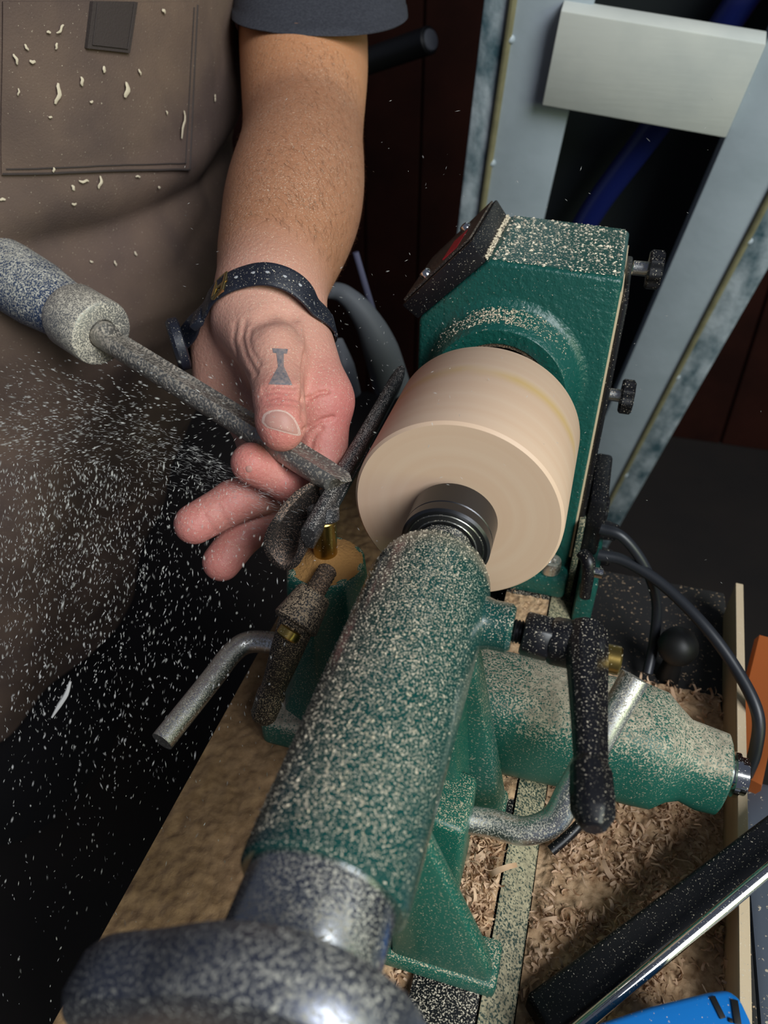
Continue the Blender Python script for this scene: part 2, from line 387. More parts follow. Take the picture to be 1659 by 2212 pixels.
for s, y in ((-.012, .016), (.010, .066)):
    p = mid + al * s + E_(0, y, 0); obj('push_button', lathe([(.004, 0), (.004, .003), (.003, .0045), (.001, .005)], p, nrm, 20), 'chromeclean', pn)
# switch box and cable glands low on the far side
sb = obj('switch_box', box((.071, .150, -.135), (.084, .215, -.083), .003), 'blackclean', hs)
obj('grey_casing', box((.0665, .14, -.204), (.071, .235, -.10), .001), 'bedflange', hs)
for py in (1140, 1197):
    q = at(1283, py, y=.175); obj('cable_gland', cyl((.083, .175, q.z), (.097, .175, q.z - .001), .0085, .0065), 'blackclean', sb)
q = at(1262, 1262, y=.11)
lv = obj('indexing_lever', tube([(.072, .125, q.z + .016), (.078, .118, q.z + .012), (.080, .112, q.z - .014)], [.0045, .005, .004], n=12), 'blackclean', hs)
obj('lever_bolt', cyl((.082, .118, q.z + .006), (.089, .118, q.z + .006), .004), 'chromeclean', lv)
obj('stand_column', box((.074, .12, -.204), (.088, .20, -.137), .003), 'green', hs)

# ------------------------------------------------------------------ blank on the lathe
obj_w = obj('turning_blank', lathe([(.001, 0), (.0545, 0), (.0560, .0015), (.0563, .006), (.0563, .085), (.0545, .088), (.03, .0885), (.001, .0885)], (0, 0, 0), (0, 1, 0), 128), 'wood')
tag(obj_w, 'pale cylindrical wooden blank mounted between spindle and tailstock', 'wood blank')
me = obj_w.data
for v in me.vertices: v.co = v.co + obj_w.location          # object coordinates on the turning axis
obj_w.location = (0, 0, 0)

# ------------------------------------------------------------------ tailstock
ts = thing('lathe_tailstock', 'flecked green tailstock barrel on a gusseted foot with handwheel', 'tailstock', (0.01, -.11, BED))
RB = .0292
obj('barrel', lathe([(.0235, -.2085), (.0275, -.2085), (.0288, -.2072), (RB, -.204), (RB, -.068), (.0288, -.060), (.0275, -.052), (.0245, -.0445), (.020, -.0395), (.0145, -.037)], n=96), 'barrel', ts)
qu = obj('quill', lathe([(.0145, -.042), (.0145, -.028), (.0125, -.0265), (.0125, -.018)], n=40), 'steel', ts)
lc = obj('live_centre', lathe([(.0215, -.0265), (.0228, -.0255), (.0228, -.020), (.0224, -.0195), (.0228, -.019), (.0228, -.004), (.021, -.002), (.015, .001)], n=64), 'darksteel', ts)
obj('seal_ring', lathe([(.0150, -.0268), (.0200, -.0268), (.0200, -.0262), (.0150, -.0262), (.0150, -.0268)], n=48, caps=False), 'rubber', lc)
for r in (.0158, .0192): obj('bright_ring', lathe([(r, -.0270), (r + .0006, -.0271), (r + .0006, -.0262), (r, -.0262), (r, -.0270)], n=48, caps=False), 'steel', lc)
obj('collar', lathe([(.0248, -.236), (.0255, -.235), (.0255, -.2075)], n=64), 'collarsteel', ts)
# lobed handwheel, outline read at its own plane
pts = [(-.0753, -.0305), (-.0668, -.0117), (-.0521, .0179), (-.0404, .0334), (-.0298, .0412), (-.0107, .0583), (.0014, .0610), (.0136, .0600), (.0256, .0540), (.0335, .0383)]
hw = [math.atan2(z, x) for x, z in pts]; hr = [math.hypot(x, z) for x, z in pts]
def wheel_r(a):
    a = (a + math.pi) % (2 * math.pi) - math.pi
    return .056 + .0075 * math.cos(3 * (a - math.radians(70)))
def wheel(prof, n=120):
    V, F = [], []
    for s, y in prof:
        for i in range(n):
            a = 2 * math.pi * i / n; r = wheel_r(a) * s if s > .45 else .056 * s
            V.append((r * math.cos(a), y, r * math.sin(a)))
    for j in range(len(prof) - 1):
        for i in range(n): k = (i + 1) % n; F.append((j * n + i, j * n + k, (j + 1) * n + k, (j + 1) * n + i))
    F += [tuple(range(n)), tuple(range((len(prof) - 1) * n, len(prof) * n))]
    return V, F
obj('handwheel', wheel([(.40, -.234), (.46, -.2375), (.90, -.2425), (.97, -.2445), (1.0, -.248), (1.0, -.258), (.96, -.262), (.86, -.264), (.4, -.266)]), 'wheelmetal', ts)
# neck, foot, gussets
neck = [(-.022, 0, -.012), (.022, 0, -.012), (.026, 0, -.075), (.034, 0, BED + .012), (-.034, 0, BED + .012), (-.026, 0, -.075)]
obj('neck', prism([(x, -.098, z) for x, y, z in neck], (0, .040, 0), .003), 'castfine', ts)
for ya, yb in ((-.160, -.136), (-.078, -.052)): obj('foot', box((-.062, ya, BED), (.0625 if ya < -.1 else .052, yb, BED + .013), .003), 'castfine', ts)
obj('foot_plate', box((-.05, -.138, BED - .001), (.012, -.07, BED + .008), .002), 'castfine', ts)
gp = [(.018, -.02), (.026, -.028), (.050, BED + .018), (.050, BED + .011), (.018, BED + .011)]
obj('gusset', prism([(x, -.074, z) for x, z in gp], (0, .018, 0), .003), 'casting', ts)
g2 = [(.010, -.028), (.020, -.034), (.056, BED + .030), (.060, BED + .011), (.010, BED + .011)]
obj('gusset', prism([(x, -.158, z) for x, z in g2], (0, .010, 0), .003), 'castfine', ts)
obj('clamp_boss', prism([(.010, -.122, BED + .008), (.036, -.122, BED + .008), (.036, -.122, -.092), (.010, -.122, -.086)], (0, .034, 0), .004, 3), 'castfine', ts)
pb = [Vector((.030, -.100, -.116)), at(1060, 1778, z=-.115), at(1130, 1795, z=-.112), at(1195, 1772, z=-.104), at(1235, 1705, z=-.088), at(1305, 1580, z=-.062), at(1372, 1462, z=-.040)]
ch = obj('clamp_handle', tube(pb, .0070, n=24, per=10), 'chrome', ts)
# quill lock: boss, stud, nut, ratchet lever
YL = -.0715
obj('lock_boss', lathe([(.0145, .020), (.0125, .027), (.0112, .032), (.0112, .0395), (.0095, .0415)], (0, YL, -.002), (1, 0, 0), 40), 'barrel', ts)
ll = obj('lock_lever_hub', lathe([(.0098, .058), (.0108, .060), (.0108, .0665), (.0108, .0795), (.0095, .081)], (0, YL, -.004), (1, 0, 0), 40), 'black', ts)
obj('stud', thread((.040, YL, -.003), (.0475, YL, -.003), .0055, 5), 'darksteel', ll)
obj('hex_nut', hexa((.046, YL, -.003), (.0590, YL, -.004), .0105), 'black', ll)
obj('lever_bolt', join(cyl((.080, YL, -.008), (.0895, YL, -.008), .0064)), 'brass', ll)
def lever(path, wd, th, nrm):
    V = []; F = []
    n = len(path)
    for (p, s) in zip(path, wd):
        p = Vector(p); i = path.index(tuple(p)) if False else 0
    P = [Vector(p) for p in path]
    for i, p in enumerate(P):
        t = (P[min(i + 1, n - 1)] - P[max(i - 1, 0)]).normalized(); nn = Vector(nrm); nn = (nn - t * nn.dot(t)).normalized(); w = t.cross(nn)
        a, b = wd[i] / 2, th[i] / 2; c = .35
        V += [p + w * x + nn * y for x, y in ((-a, -b * c), (-a * .6, -b), (a * .6, -b), (a, -b * c), (a, b * c), (a * .6, b), (-a * .6, b), (-a, b * c))]
    for j in range(n - 1):
        for k in range(8): l = (k + 1) % 8; F.append((j * 8 + k, j * 8 + l, j * 8 + 8 + l, j * 8 + 8 + k))
    F += [tuple(range(8))[::-1], tuple((n - 1) * 8 + k for k in range(8))]
    return V, F
A = Vector((.0735, YL, -.001)); B = at(1281, 1765, x=.0835)
lp = [A + (B - A) * t for t in (-.03, .06, .25, .5, .735, .755, .9, .985, 1.06)]
lp[0] = A + E_(0, .007, .003)
obj('lever_arm', bevelled(lever(lp, [.018, .0215, .019, .0165, .0145, .0175, .0175, .0165, .008], [.014, .015, .0135, .012, .011, .013, .014, .014, .008], (1, .3, .8)), .0008, 1), 'black', ll, smooth=18)

# ------------------------------------------------------------------ banjo and tool rest
bj = thing('lathe_banjo', 'dusty green banjo casting lying across the bed under the tool rest', 'banjo', (.04, -.02, BED))
YB = -.02
arm = [(-.03, -.10), (.10, -.096), (.128, -.092), (.140, -.104), (.164, -.110), (.1675, -.118), (.168, -.160), (.160, -.1625), (.150, -.150), (.141, -.1500), (.130, -.158), (.112, -.156), (-.03, -.158)]
sec = []
def banjo_arm():
    """half-round bar along X whose top, bottom and half-width change on the way out to the nut"""
    st = [(-.05, -.088, BED + .001, .030), (.02, -.090, BED + .004, .029), (.09, -.092, BED + .006, .028), (.118, -.093, BED + .006, .029), (.130, -.096, BED + .006, .028), (.138, -.103, BED + .012, .023), (.145, -.108, BED + .012, .019), (.155, -.110, BED + .007, .019), (.166, -.112, BED + .006, .018), (.168, -.116, BED + .008, .015)]
    V, F = [], []; n = 24
    for x, zt, zb, hw_ in st:
        for k in range(n):
            a = 2 * math.pi * k / n; ca, sa = math.cos(a), math.sin(a)
            c2 = math.copysign(abs(ca) ** .55, ca); s2 = math.copysign(abs(sa) ** .75, sa)
            V.append((x, YB + c2 * hw_, (zt + zb) / 2 + s2 * (zt - zb) / 2))
    for j in range(len(st) - 1):
        for k in range(n): l = (k + 1) % n; F.append((j * n + k, j * n + l, (j + 1) * n + l, (j + 1) * n + k))
    F += [tuple(range(n)), tuple((len(st) - 1) * n + k for k in range(n))]
    return V, F
obj('arm', banjo_arm(), 'casting', bj, smooth=50)
nt_ = obj('end_nut', lathe([(.0085, -.002), (.0085, .003), (.0125, .0032), (.0125, .0060), (.0105, .0064), (.0105, .0100), (.009, .0108)], (.168, YB, -.133), (1, 0, 0), 30), 'chromeclean', bj)
obj('holder', bevelled(lathe([(.035, BED + .002), (.033, -.14), (.0255, -.118), (.0245, -.045), (.0235, -.034), (.021, -.031)], (-.067, YB, 0), (0, 0, 1), 8), .004, 2), 'castfine', bj)
obj('slide', box((-.104, YB - .036, BED), (-.01, YB + .036, BED + .024), .005, 3), 'casting', bj)
obj('rust_dust', lathe([(.0205, -.0318), (.0165, -.0300), (.011, -.0285), (.0064, -.0255)], (-.067, YB, 0), (0, 0, 1), 32, caps=False), mat('orange sawdust', (.42, .22, .07), .95, bump=1, bscale=500), bj)
# lock lever of the tool rest: stud, hub, bolt, arm
c0 = at(692, 1262, y=-.046); c1 = at(645, 1335, y=-.064); c2 = at(622, 1372, y=-.071)
tl = obj('rest_lock_hub', cyl(c0 + (c1 - c0) * .25, c1 + (c2 - c1) * .4, .0095, .0125, 28), 'blackdusty', bj)
obj('stud', thread(c0 + E_(0, .012, 0), c0 + (c1 - c0) * .3, .0055, 7), 'ironbrown', tl)
obj('lever_bolt', cyl(c2 - (c2 - c1) * .4, c2 + (c2 - c1) * .15, .0062), 'brass', tl)
e1 = at(566, 1555, y=-.075)
lp = [c1 + (e1 - c1) * t for t in (-.08, .05, .3, .6, .7, .72, .95, 1.0)]
obj('lever_arm', bevelled(lever(lp, [.014, .019, .017, .014, .0135, .016, .0145, .009], [.012, .013, .012, .011, .011, .012, .012, .008], (.2, -1, .4)), .0008, 1), 'blackdusty', tl)
hp = [at(640, 1400, z=-.134), at(585, 1388, z=-.134), at(535, 1388, z=-.134), at(500, 1412, z=-.136), at(455, 1470, z=-.140), at(350, 1602, z=-.146)]
obj('clamp_handle', tube(hp, .0073, n=24, per=10), 'chrome', bj)

tr_ = thing('tool_rest', 'black iron tool rest with a curled dusty lip under the gouge', 'tool rest', (-.067, YB, -.03))
obj('post', cyl((-.067, YB, -.09), (-.067, YB, -.002), .0066, n=32), 'brass', tr_)  # gold reflection on the shaft is put into its metal colour
obj('post_head', cyl((-.067, YB, -.004), (-.068, YB + .003, .0035), .0085, n=32), 'iron', tr_)
def strip(pts, th):
    """open curve in the XZ plane thickened -> closed outline"""
    P = [Vector((p[0], p[1])) for p in pts]; L, R = [], []
    for i, p in enumerate(P):
        t = (P[min(i + 1, len(P) - 1)] - P[max(i - 1, 0)]).normalized(); n = Vector((-t.y, t.x)); h = th[i] / 2
        L.append(p + n * h); R.append(p - n * h)
    return L + R[::-1]
yn = -.040
prf = [at(px, py, y=yn) for px, py in ((668, 1142), (655, 1165), (650, 1192), (636, 1218), (612, 1226), (588, 1210), (576, 1180), (584, 1148), (600, 1122))]
def loft(secs):
    n = len(secs[0]); V = [p for s in secs for p in s]; F = []
    for j in range(len(secs) - 1):
        for k in range(n): l = (k + 1) % n; F.append((j * n + k, j * n + l, (j + 1) * n + l, (j + 1) * n + k))
    F += [tuple(range(n))[::-1], tuple((len(secs) - 1) * n + k for k in range(n))]
    return V, F
lip_sec = strip([(p.x, p.z) for p in spline([Vector((p.x, p.z, 0)) for p in prf], 4) for p in [Vector((p.x, 0, p.y))]], [.0042] * (8 * 4 + 1))
def rest_lip():
    secs = []
    top = Vector((prf[0].x, prf[0].z))
    for y, s in ((yn, 1), (yn + .012, 1.0), (yn + .024, .9), (yn + .034, .7), (yn + .042, .45)):
        secs.append([Vector((top.x + (q.x - top.x) * s, y, top.y + (q.y - top.y) * s)) for q in lip_sec])
    return loft(secs)
obj('lip', bevelled(rest_lip(), .0006, 1, 50), 'ironlip', tr_, smooth=50)
inner = [Vector((p.x + .0, p.z)) for p in prf]
# top bar
t0 = prf[0]
def bar_sec(y, s, dz):
    x0, z0 = t0.x, t0.z + dz
    return [Vector((x0 + a * s, y, z0 + b * s)) for a, b in ((-.0046, -.0012), (-.0030, .0008), (.0012, .0012), (.0034, -.0008), (.0036, -.006), (.0015, -.013), (-.0026, -.013), (-.0048, -.006))]
obj('bar', loft([bar_sec(yn - .001, .9, 0), bar_sec(yn, 1, 0), bar_sec(.07, 1, .001), bar_sec(.126, .95, .002), bar_sec(.136, .7, .002), bar_sec(.139, .3, .002)]), 'iron', tr_, smooth=50)
obj('web', prism([(t0.x - .002, yn + .02, t0.z - .008), (t0.x - .002, .05, t0.z - .008), (t0.x - .004, .012, -.0085), (t0.x - .004, -.026, -.0085)], (.006, 0, 0), .001), 'iron', tr_)

# ------------------------------------------------------------------ person: arm and hand as one distance-field surface
J = lambda px, py, d: np.array(at(px, py, d=d))
def cone(a, b): return (J(*a[:3]), J(*b[:3]), a[3] / 1000, b[3] / 1000)
sh = (645, -150, .76, 62); ua = (657, 120, .68, 56); el = (655, 285, .625, 47); fm = (637, 425, .56, 50); fl = (605, 545, .512, 40); wr = (583, 645, .482, 32)
im = (688, 866, .457, 19); mm_ = (660, 905, .477, 18); rm = (612, 915, .492, 17.5); pm = (545, 890, .502, 16.5)
tm = (592, 778, .439, 16)
_ctl = [sh, (650, -20, .715, 58), ua, (657, 210, .648, 50.5), el, (650, 350, .594, 47.5), fm, (622, 490, .533, 44.5), fl, (592, 600, .493, 34.5), wr]
_arm = spline([Vector((*J(*c[:3]),)) for c in _ctl], 5); _rad = np.interp(np.arange(len(_arm)) / 5, range(len(_ctl)), [c[3] / 1000 for c in _ctl])
_rad = np.convolve(np.pad(_rad, 3, mode='edge'), np.ones(7) / 7, 'valid')
palm = [(np.array(_arm[i]), np.array(_arm[i + 1]), _rad[i], _rad[i + 1]) for i in range(len(_arm) - 1)]
NARM = len(palm)
palm += [cone((583, 645, .482, 31), im), cone((575, 690, .487, 27), mm_), cone((560, 700, .492, 25), rm), cone((520, 710, .498, 23), pm),
        cone((538, 690, .468, 22.5), tm), cone((482, 722, .502, 21.5), (482, 830, .508, 19)), cone(im, mm_), cone(mm_, rm), cone(rm, pm), cone((600, 800, .470, 18), (640, 880, .475, 17))]
fingers = [
    [cone(tm, (603, 862, .419, 13.6)), cone((603, 862, .419, 13.4), (607, 908, .413, 13.2)), cone((607, 908, .413, 13.2), (609, 928, .4115, 11.8))],
    [cone(im, (700, 1002, .456, 13.5)), cone((700, 1002, .456, 13.0), (622, 1036, .446, 12.6)), cone((622, 1036, .446, 12.6), (543, 1000, .433, 11.6))],
    [cone(mm_, (608, 1052, .470, 13.4)), cone((608, 1052, .470, 13.4), (505, 1084, .457, 12.8)), cone((505, 1084, .457, 12.8), (420, 1132, .450, 11.9))],
    [cone(rm, (612, 1100, .485, 12.6)), cone((612, 1100, .485, 12.6), (528, 1150, .477, 12.2)), cone((528, 1150, .477, 12.2), (479, 1214, .472, 11.8))],
    [cone(pm, (565, 1010, .515, 11.5)), cone((565, 1010, .515, 11.5), (610, 1060, .515, 10))],
]
def round_cone(P, a, b, r1, r2):
    ba = b - a; l2 = ba.dot(ba); rr = r1 - r2; a2 = l2 - rr * rr; il2 = 1 / l2
    pa = P - a; y = pa @ ba; z = y - l2; x2 = ((pa * l2 - y[..., None] * ba) ** 2).sum(-1)
    y2 = y * y * l2; z2 = z * z * l2; k = np.sign(rr) * rr * rr * x2
    d = (np.sqrt(np.maximum(x2 * a2 * il2, 0)) + y * rr) * il2 - r1
    c1 = np.sign(z) * a2 * z2 > k; c2_ = np.sign(y) * a2 * y2 < k
    d = np.where(c1, np.sqrt(x2 + z2) * il2 - r2, d)
    return np.where(~c1 & c2_, np.sqrt(x2 + y2) * il2 - r1, d)
VOX = .0012
allc = palm + [c for f in fingers for c in f]
lo = np.min([np.minimum(a - r1, b - r2) for a, b, r1, r2 in allc], 0) - .006
hi = np.max([np.maximum(a + r1, b + r2) for a, b, r1, r2 in allc], 0) + .006
dim = np.ceil((hi - lo) / VOX).astype(int) + 1
def smin(a, b, k):
    h = np.clip(.5 + .5 * (b - a) / k, 0, 1); return b * (1 - h) + a * h - k * h * (1 - h)
def add(field, c, k):
    a, b, r1, r2 = c; m = k + 5 * VOX
    i0 = np.maximum(((np.minimum(a - r1, b - r2) - m - lo) / VOX).astype(int), 0); i1 = np.minimum(((np.maximum(a + r1, b + r2) + m - lo) / VOX).astype(int) + 2, dim)
    g = np.stack(np.meshgrid(*[lo[q] + VOX * np.arange(i0[q], i1[q]) for q in range(3)], indexing='ij'), -1)
    s = tuple(slice(i0[q], i1[q]) for q in range(3))
    field[s] = smin(field[s], round_cone(g, a, b, r1, r2), k)
BIG = .03
fld = np.full(dim, BIG, np.float32)
for i, c in enumerate(palm): add(fld, c, .0015 if i < NARM else .010)
for q, f in enumerate(fingers):
    ff = np.full(dim, BIG, np.float32)
    for c in f: add(ff, c, .003)
    near = ff < BIG * .99
    fld[near] = smin(fld[near], ff[near], .007 if q == 0 else .0035)
    del ff
def surface_nets(f):
    ins = f < 0; V0 = None
    nx, ny, nz_ = np.array(f.shape) - 1
    corners = [(i, j, k) for i in (0, 1) for j in (0, 1) for k in (0, 1)]
    sub = lambda a, c: a[c[0]:c[0] + nx, c[1]:c[1] + ny, c[2]:c[2] + nz_]
    cnt = sum(sub(ins, c).astype(np.int8) for c in corners)
    act = np.argwhere((cnt > 0) & (cnt < 8)); idx = -np.ones((nx, ny, nz_), int); idx[tuple(act.T)] = np.arange(len(act))
    acc = np.zeros((len(act), 3)); n = np.zeros(len(act))
    for c in corners:
        for ax in range(3):
            if c[ax]: continue
            e = list(c); e[ax] = 1
            fa = f[tuple((act + c).T)]; fb = f[tuple((act + e).T)]
            m = (fa < 0) != (fb < 0); t = np.where(m, fa / np.where(m, fa - fb, 1), 0)
            p = np.array(c, float) + np.eye(3)[ax] * t[:, None]; acc[m] += p[m]; n[m] += 1
    V = act + acc / n[:, None]
    Fs = []
    for ax in range(3):
        b1, b2 = [q for q in range(3) if q != ax]
        sl0 = [slice(None)] * 3; sl1 = [slice(None)] * 3; sl0[ax] = slice(0, -1); sl1[ax] = slice(1, None)
        ch_ = np.argwhere(ins[tuple(sl0)] != ins[tuple(sl1)])
        ch_ = ch_[(ch_[:, b1] > 0) & (ch_[:, b2] > 0) & (ch_[:, b1] < f.shape[b1] - 1) & (ch_[:, b2] < f.shape[b2] - 1)]
        o1 = np.eye(3, dtype=int)[b1]; o2 = np.eye(3, dtype=int)[b2]
        quad = np.stack([idx[tuple((ch_ - s).T)] for s in (0 * o1, o1, o1 + o2, o2)], 1)
        flip = ins[tuple(ch_.T)] ^ (ax == 1)
        quad[flip] = quad[flip][:, ::-1]; Fs.append(quad)
    F = np.concatenate(Fs); return V, F[(F >= 0).all(1)]
gv, gf = surface_nets(fld)
gv = lo + gv * VOX
# relax the voxel steps
adj = np.concatenate([gf[:, [0, 1]], gf[:, [1, 2]], gf[:, [2, 3]], gf[:, [3, 0]]]); adj = np.concatenate([adj, adj[:, ::-1]])
deg = np.bincount(adj[:, 0], minlength=len(gv))[:, None]
for _ in range(5):
    s = np.stack([np.bincount(adj[:, 0], gv[adj[:, 1], q], minlength=len(gv)) for q in range(3)], 1) / np.maximum(deg, 1)
    gv = gv + .55 * (s - gv)

# face orientation outwards
_v = gv[gf]; 
if np.einsum('ij,ij->i', _v[:, 0], np.cross(_v[:, 1], _v[:, 2])).sum() + np.einsum('ij,ij->i', _v[:, 0], np.cross(_v[:, 2], _v[:, 3])).sum() < 0: gf = gf[:, ::-1]
# creases and ridges pressed into the skin along lines found on the surface
def vnormals(v, f):
    n = np.cross(v[f[:, 2]] - v[f[:, 0]], v[f[:, 3]] - v[f[:, 1]]); o = np.zeros_like(v)
    for k in range(4): np.add.at(o, f[:, k], n)
    return o / np.maximum(np.linalg.norm(o, axis=1)[:, None], 1e-12)
_bv = BVHTree.FromPolygons([Vector(v) for v in gv], [tuple(f) for f in gf.tolist()])
_n0 = vnormals(gv, gf); disp = np.zeros(len(gv))
def line3(P):
    out = []
    for (x0, y0), (x1, y1) in zip(P[:-1], P[1:]):
        k = max(2, int(math.hypot(x1 - x0, y1 - y0) / 4))
        for i in range(k + 1):
            h = _bv.ray_cast(Vector(CAM), Vector(ray(x0 + (x1 - x0) * i / k, y0 + (y1 - y0) * i / k)).normalized())
            if h[0] is not None: out.append(np.array(h[0]))
    return np.array(out)
def crease(P, w, depth):
    L = line3(P)
    if not len(L): return
    near = np.argwhere(((gv > L.min(0) - 4 * w) & (gv < L.max(0) + 4 * w)).all(1))[:, 0]
    d2 = ((gv[near][:, None, :] - L[None]) ** 2).sum(-1).min(1)
    np.subtract.at(disp, near, depth * np.exp(-d2 / w ** 2))
for P, w, dp in (
    (((652, 866), (672, 858), (690, 848), (708, 846)), .0013, .0022), (((655, 930), (675, 920), (695, 908), (720, 902)), .0013, .0022), (((668, 975), (676, 945), (695, 925)), .0015, .0012),
    (((508, 700), (503, 735), (514, 780), (538, 818)), .0024, .0009), (((528, 694), (521, 730), (531, 768), (552, 808)), .0022, .0011), (((541, 712), (537, 738), (545, 762), (560, 786)), .0018, .0008),
    (((645, 700), (652, 740), (646, 800), (642, 850)), .0022, -.0014), (((570, 690), (600, 676), (625, 684)), .006, .0022), (((590, 715), (620, 712)), .008, -.0022),
    (((570, 840), (600, 834), (640, 838)), .0012, .0009), (((568, 850), (600, 845), (644, 850)), .0012, .0009), (((574, 862), (604, 857), (640, 862)), .0012, .0007), (((572, 873), (604, 869), (642, 875)), .0011, .0006),
    (((655, 770), (650, 800), (655, 860), (655, 900)), .0025, .0012),
    (((600, 985), (640, 1030), (655, 1062)), .003, .0012), (((440, 1112), (465, 1150)), .0015, .0008), (((470, 1095), (495, 1135)), .0014, .0007), (((500, 1175), (535, 1190)), .0014, .0007)):
    crease(P, w, dp)
gv = gv + _n0 * disp[:, None]

person = thing('person', 'person in brown apron and dark T-shirt steadying the gouge with the left hand', 'person', (-.42, .25, -.95))
me = bpy.data.meshes.new('body'); org = np.array(wloc(person))
me.from_pydata((gv - org).tolist(), [], gf.tolist()); me.update()
me.polygons.foreach_set('use_smooth', [True] * len(me.polygons))
me.materials.append(MT['skin']); body = bpy.data.objects.new('body', me); COL.objects.link(body); body.parent = person
# skin tone: ruddy fingertips and knuckles, browner forearm; warm light on the upper arm painted in
def blob(px, py, d, r): return np.exp(-((gv - J(px, py, d)) ** 2).sum(1) / r ** 2)[:, None]
tan = np.array([.43, .195, .105]); pink = np.array([.60, .31, .235]); rud = np.array([.57, .17, .15]); upper_lit = np.array([.60, .27, .13])
wr_ax = J(*fm[:3]) - J(*wr[:3]); wr_ax /= np.linalg.norm(wr_ax)
s = np.clip(((gv - J(*wr[:3])) @ wr_ax + .02) / .05, 0, 1)[:, None]
colr = pink * (1 - s) + tan * s
s2 = np.clip(((gv - J(*el[:3])) @ ((J(*ua[:3]) - J(*el[:3])) / np.linalg.norm(J(*ua[:3]) - J(*el[:3]))) + .01) / .05, 0, 1)[:, None]
colr = colr * (1 - s2) + upper_lit * s2
w = np.zeros((len(gv), 1))
for b_ in ((609, 930, .40, .022), (605, 870, .405, .016), (545, 1000, .43, .028), (620, 1040, .44, .02), (420, 1132, .45, .026), (500, 1085, .455, .022), (479, 1214, .472, .026), (530, 1150, .475, .022), (735, 890, .45, .035), (700, 960, .45, .02)):
    w = np.maximum(w, blob(*b_))
colr = colr * (1 - w * .85) + rud * w * .85
ca = me.color_attributes.new('col', 'FLOAT_COLOR', 'POINT'); ca.data.foreach_set('color', np.concatenate([colr, np.ones((len(gv), 1))], 1).ravel())

BV = BVHTree.FromPolygons([Vector(v) for v in gv], [tuple(f) for f in gf.tolist()])
def skin(px, py, off=.0003):
    r = Vector(ray(px, py)).normalized(); h = BV.ray_cast(Vector(CAM), r)
    return None if h[0] is None else h[0] - r * off
def decal(poly, off=.0003, n=10):
    """patch of skin under a four-cornered outline, lifted a hair"""
    V, F = [], []
    for j in range(n + 1):
        for i in range(n + 1):
            u, v = i / n, j / n; q = [Vector(p) for p in poly]
            c = (q[0] * (1 - u) + q[1] * u) * (1 - v) + (q[3] * (1 - u) + q[2] * u) * v
            V.append(skin(c.x, c.y, off))
    if any(v is None for v in V): return None
    for j in range(n):
        for i in range(n): a = j * (n + 1) + i; F.append((a, a + 1, a + n + 2, a + n + 1))
    return V, F
for i, pl in enumerate((((588, 752), (622, 754), (620, 764), (590, 762)), ((597, 762), (613, 763), (613, 795), (601, 795)), ((600, 793), (614, 793), (632, 832), (580, 830)))):
    d_ = decal(pl, .00025)
    if d_: tag(obj('tattoo', d_, 'ink', body), 'faded blue chess piece tattoo on the thumb')
def nail(cx, cy, wx, wy, rot, off, m, nm, parent):
    V = []; F = []; c, s_ = math.cos(rot), math.sin(rot); rings = 8; n = 28
    for j in range(rings + 1):
        for i in range(n):
            a = 2 * math.pi * i / n; q = j / rings
            ex, ey = math.copysign(abs(math.cos(a)) ** .75, math.cos(a)) * wx * q, math.copysign(abs(math.sin(a)) ** .75, math.sin(a)) * wy * q
            p = skin(cx + ex * c - ey * s_, cy + ex * s_ + ey * c, off * (1 - .7 * q ** 4))
            if p is None: return
            V.append(p)
    for j in range(rings):
        for i in range(n): k = (i + 1) % n; F.append((j * n + i, j * n + k, (j + 1) * n + k, (j + 1) * n + i))
    return obj(nm, (V, F), m, parent)
def nail_poly(P, off, m, nm, sc):
    c = Vector((sum(p[0] for p in P) / len(P), sum(p[1] for p in P) / len(P), 0)); Q = spline([Vector((p[0], p[1], 0)) for p in P] + [Vector((P[0][0], P[0][1], 0))], 4)[:-1]; n = len(Q); V, F = [], []
    for j in range(9):
        for q in Q: t = c + (q - c) * (sc * j / 8); V.append(skin(t.x, t.y, off * (1 - .75 * (j / 8) ** 5)))
    for j in range(8):
        for i in range(n): k = (i + 1) % n; F.append((j * n + i, j * n + k, (j + 1) * n + k, (j + 1) * n + i))
    if all(v is not None for v in V): obj(nm, (V, F), m, body)
NP = [(567, 912), (570, 898), (580, 890), (598, 886), (618, 890), (634, 903), (644, 921), (648, 937), (640, 940), (620, 935), (598, 929), (578, 923)]
nail_poly(NP, .0006, 'nailrim', 'cuticle', 1.05); nail_poly(NP, .0009, 'nail', 'thumbnail', .97)
nail(538, 1013, 7, 7, -.3, .0006, 'nail', 'fingernail', body)
# arm hair
hv, hf = [], []
fn = np.array([body.data.vertices[i].normal[:] for i in range(len(gv))])
tocam = CAM - gv; tocam /= np.linalg.norm(tocam, axis=1)[:, None]
sl = (gv - J(*wr[:3])) @ wr_ax
cand = np.argwhere((sl > .02) & (sl < .26) & ((fn * tocam).sum(1) > -.15))[:, 0]
rgt = M[:, 0]
for i in RNG.choice(cand, 3000):
    p = Vector(gv[i]); nn = Vector(fn[i])
    if RNG.random() > .40 + .60 * np.clip(((gv[i] - J(*fm[:3])) @ rgt) / .03 + .3, 0, 1): continue
    t = Vector(-wr_ax * .8 + rgt * RNG.normal(.5, .35) + M[:, 1] * RNG.normal(.0, .3)); t = (t - nn * t.dot(nn)).normalized() + nn * RNG.uniform(.1, .4)
    L_ = RNG.uniform(.005, .011); sd = t.cross(nn).normalized() * .00007; k = len(hv)
    hv += [p - sd, p + sd, p + t * L_ * .5 + sd * .8, p + t * L_ * .5 - sd * .8, p + t * L_ - nn * L_ * .12]
    hf += [(k, k + 1, k + 2, k + 3), (k + 3, k + 2, k + 4)]
obj('arm_hair', (hv, hf), 'hair', body, smooth=0, kind='stuff')

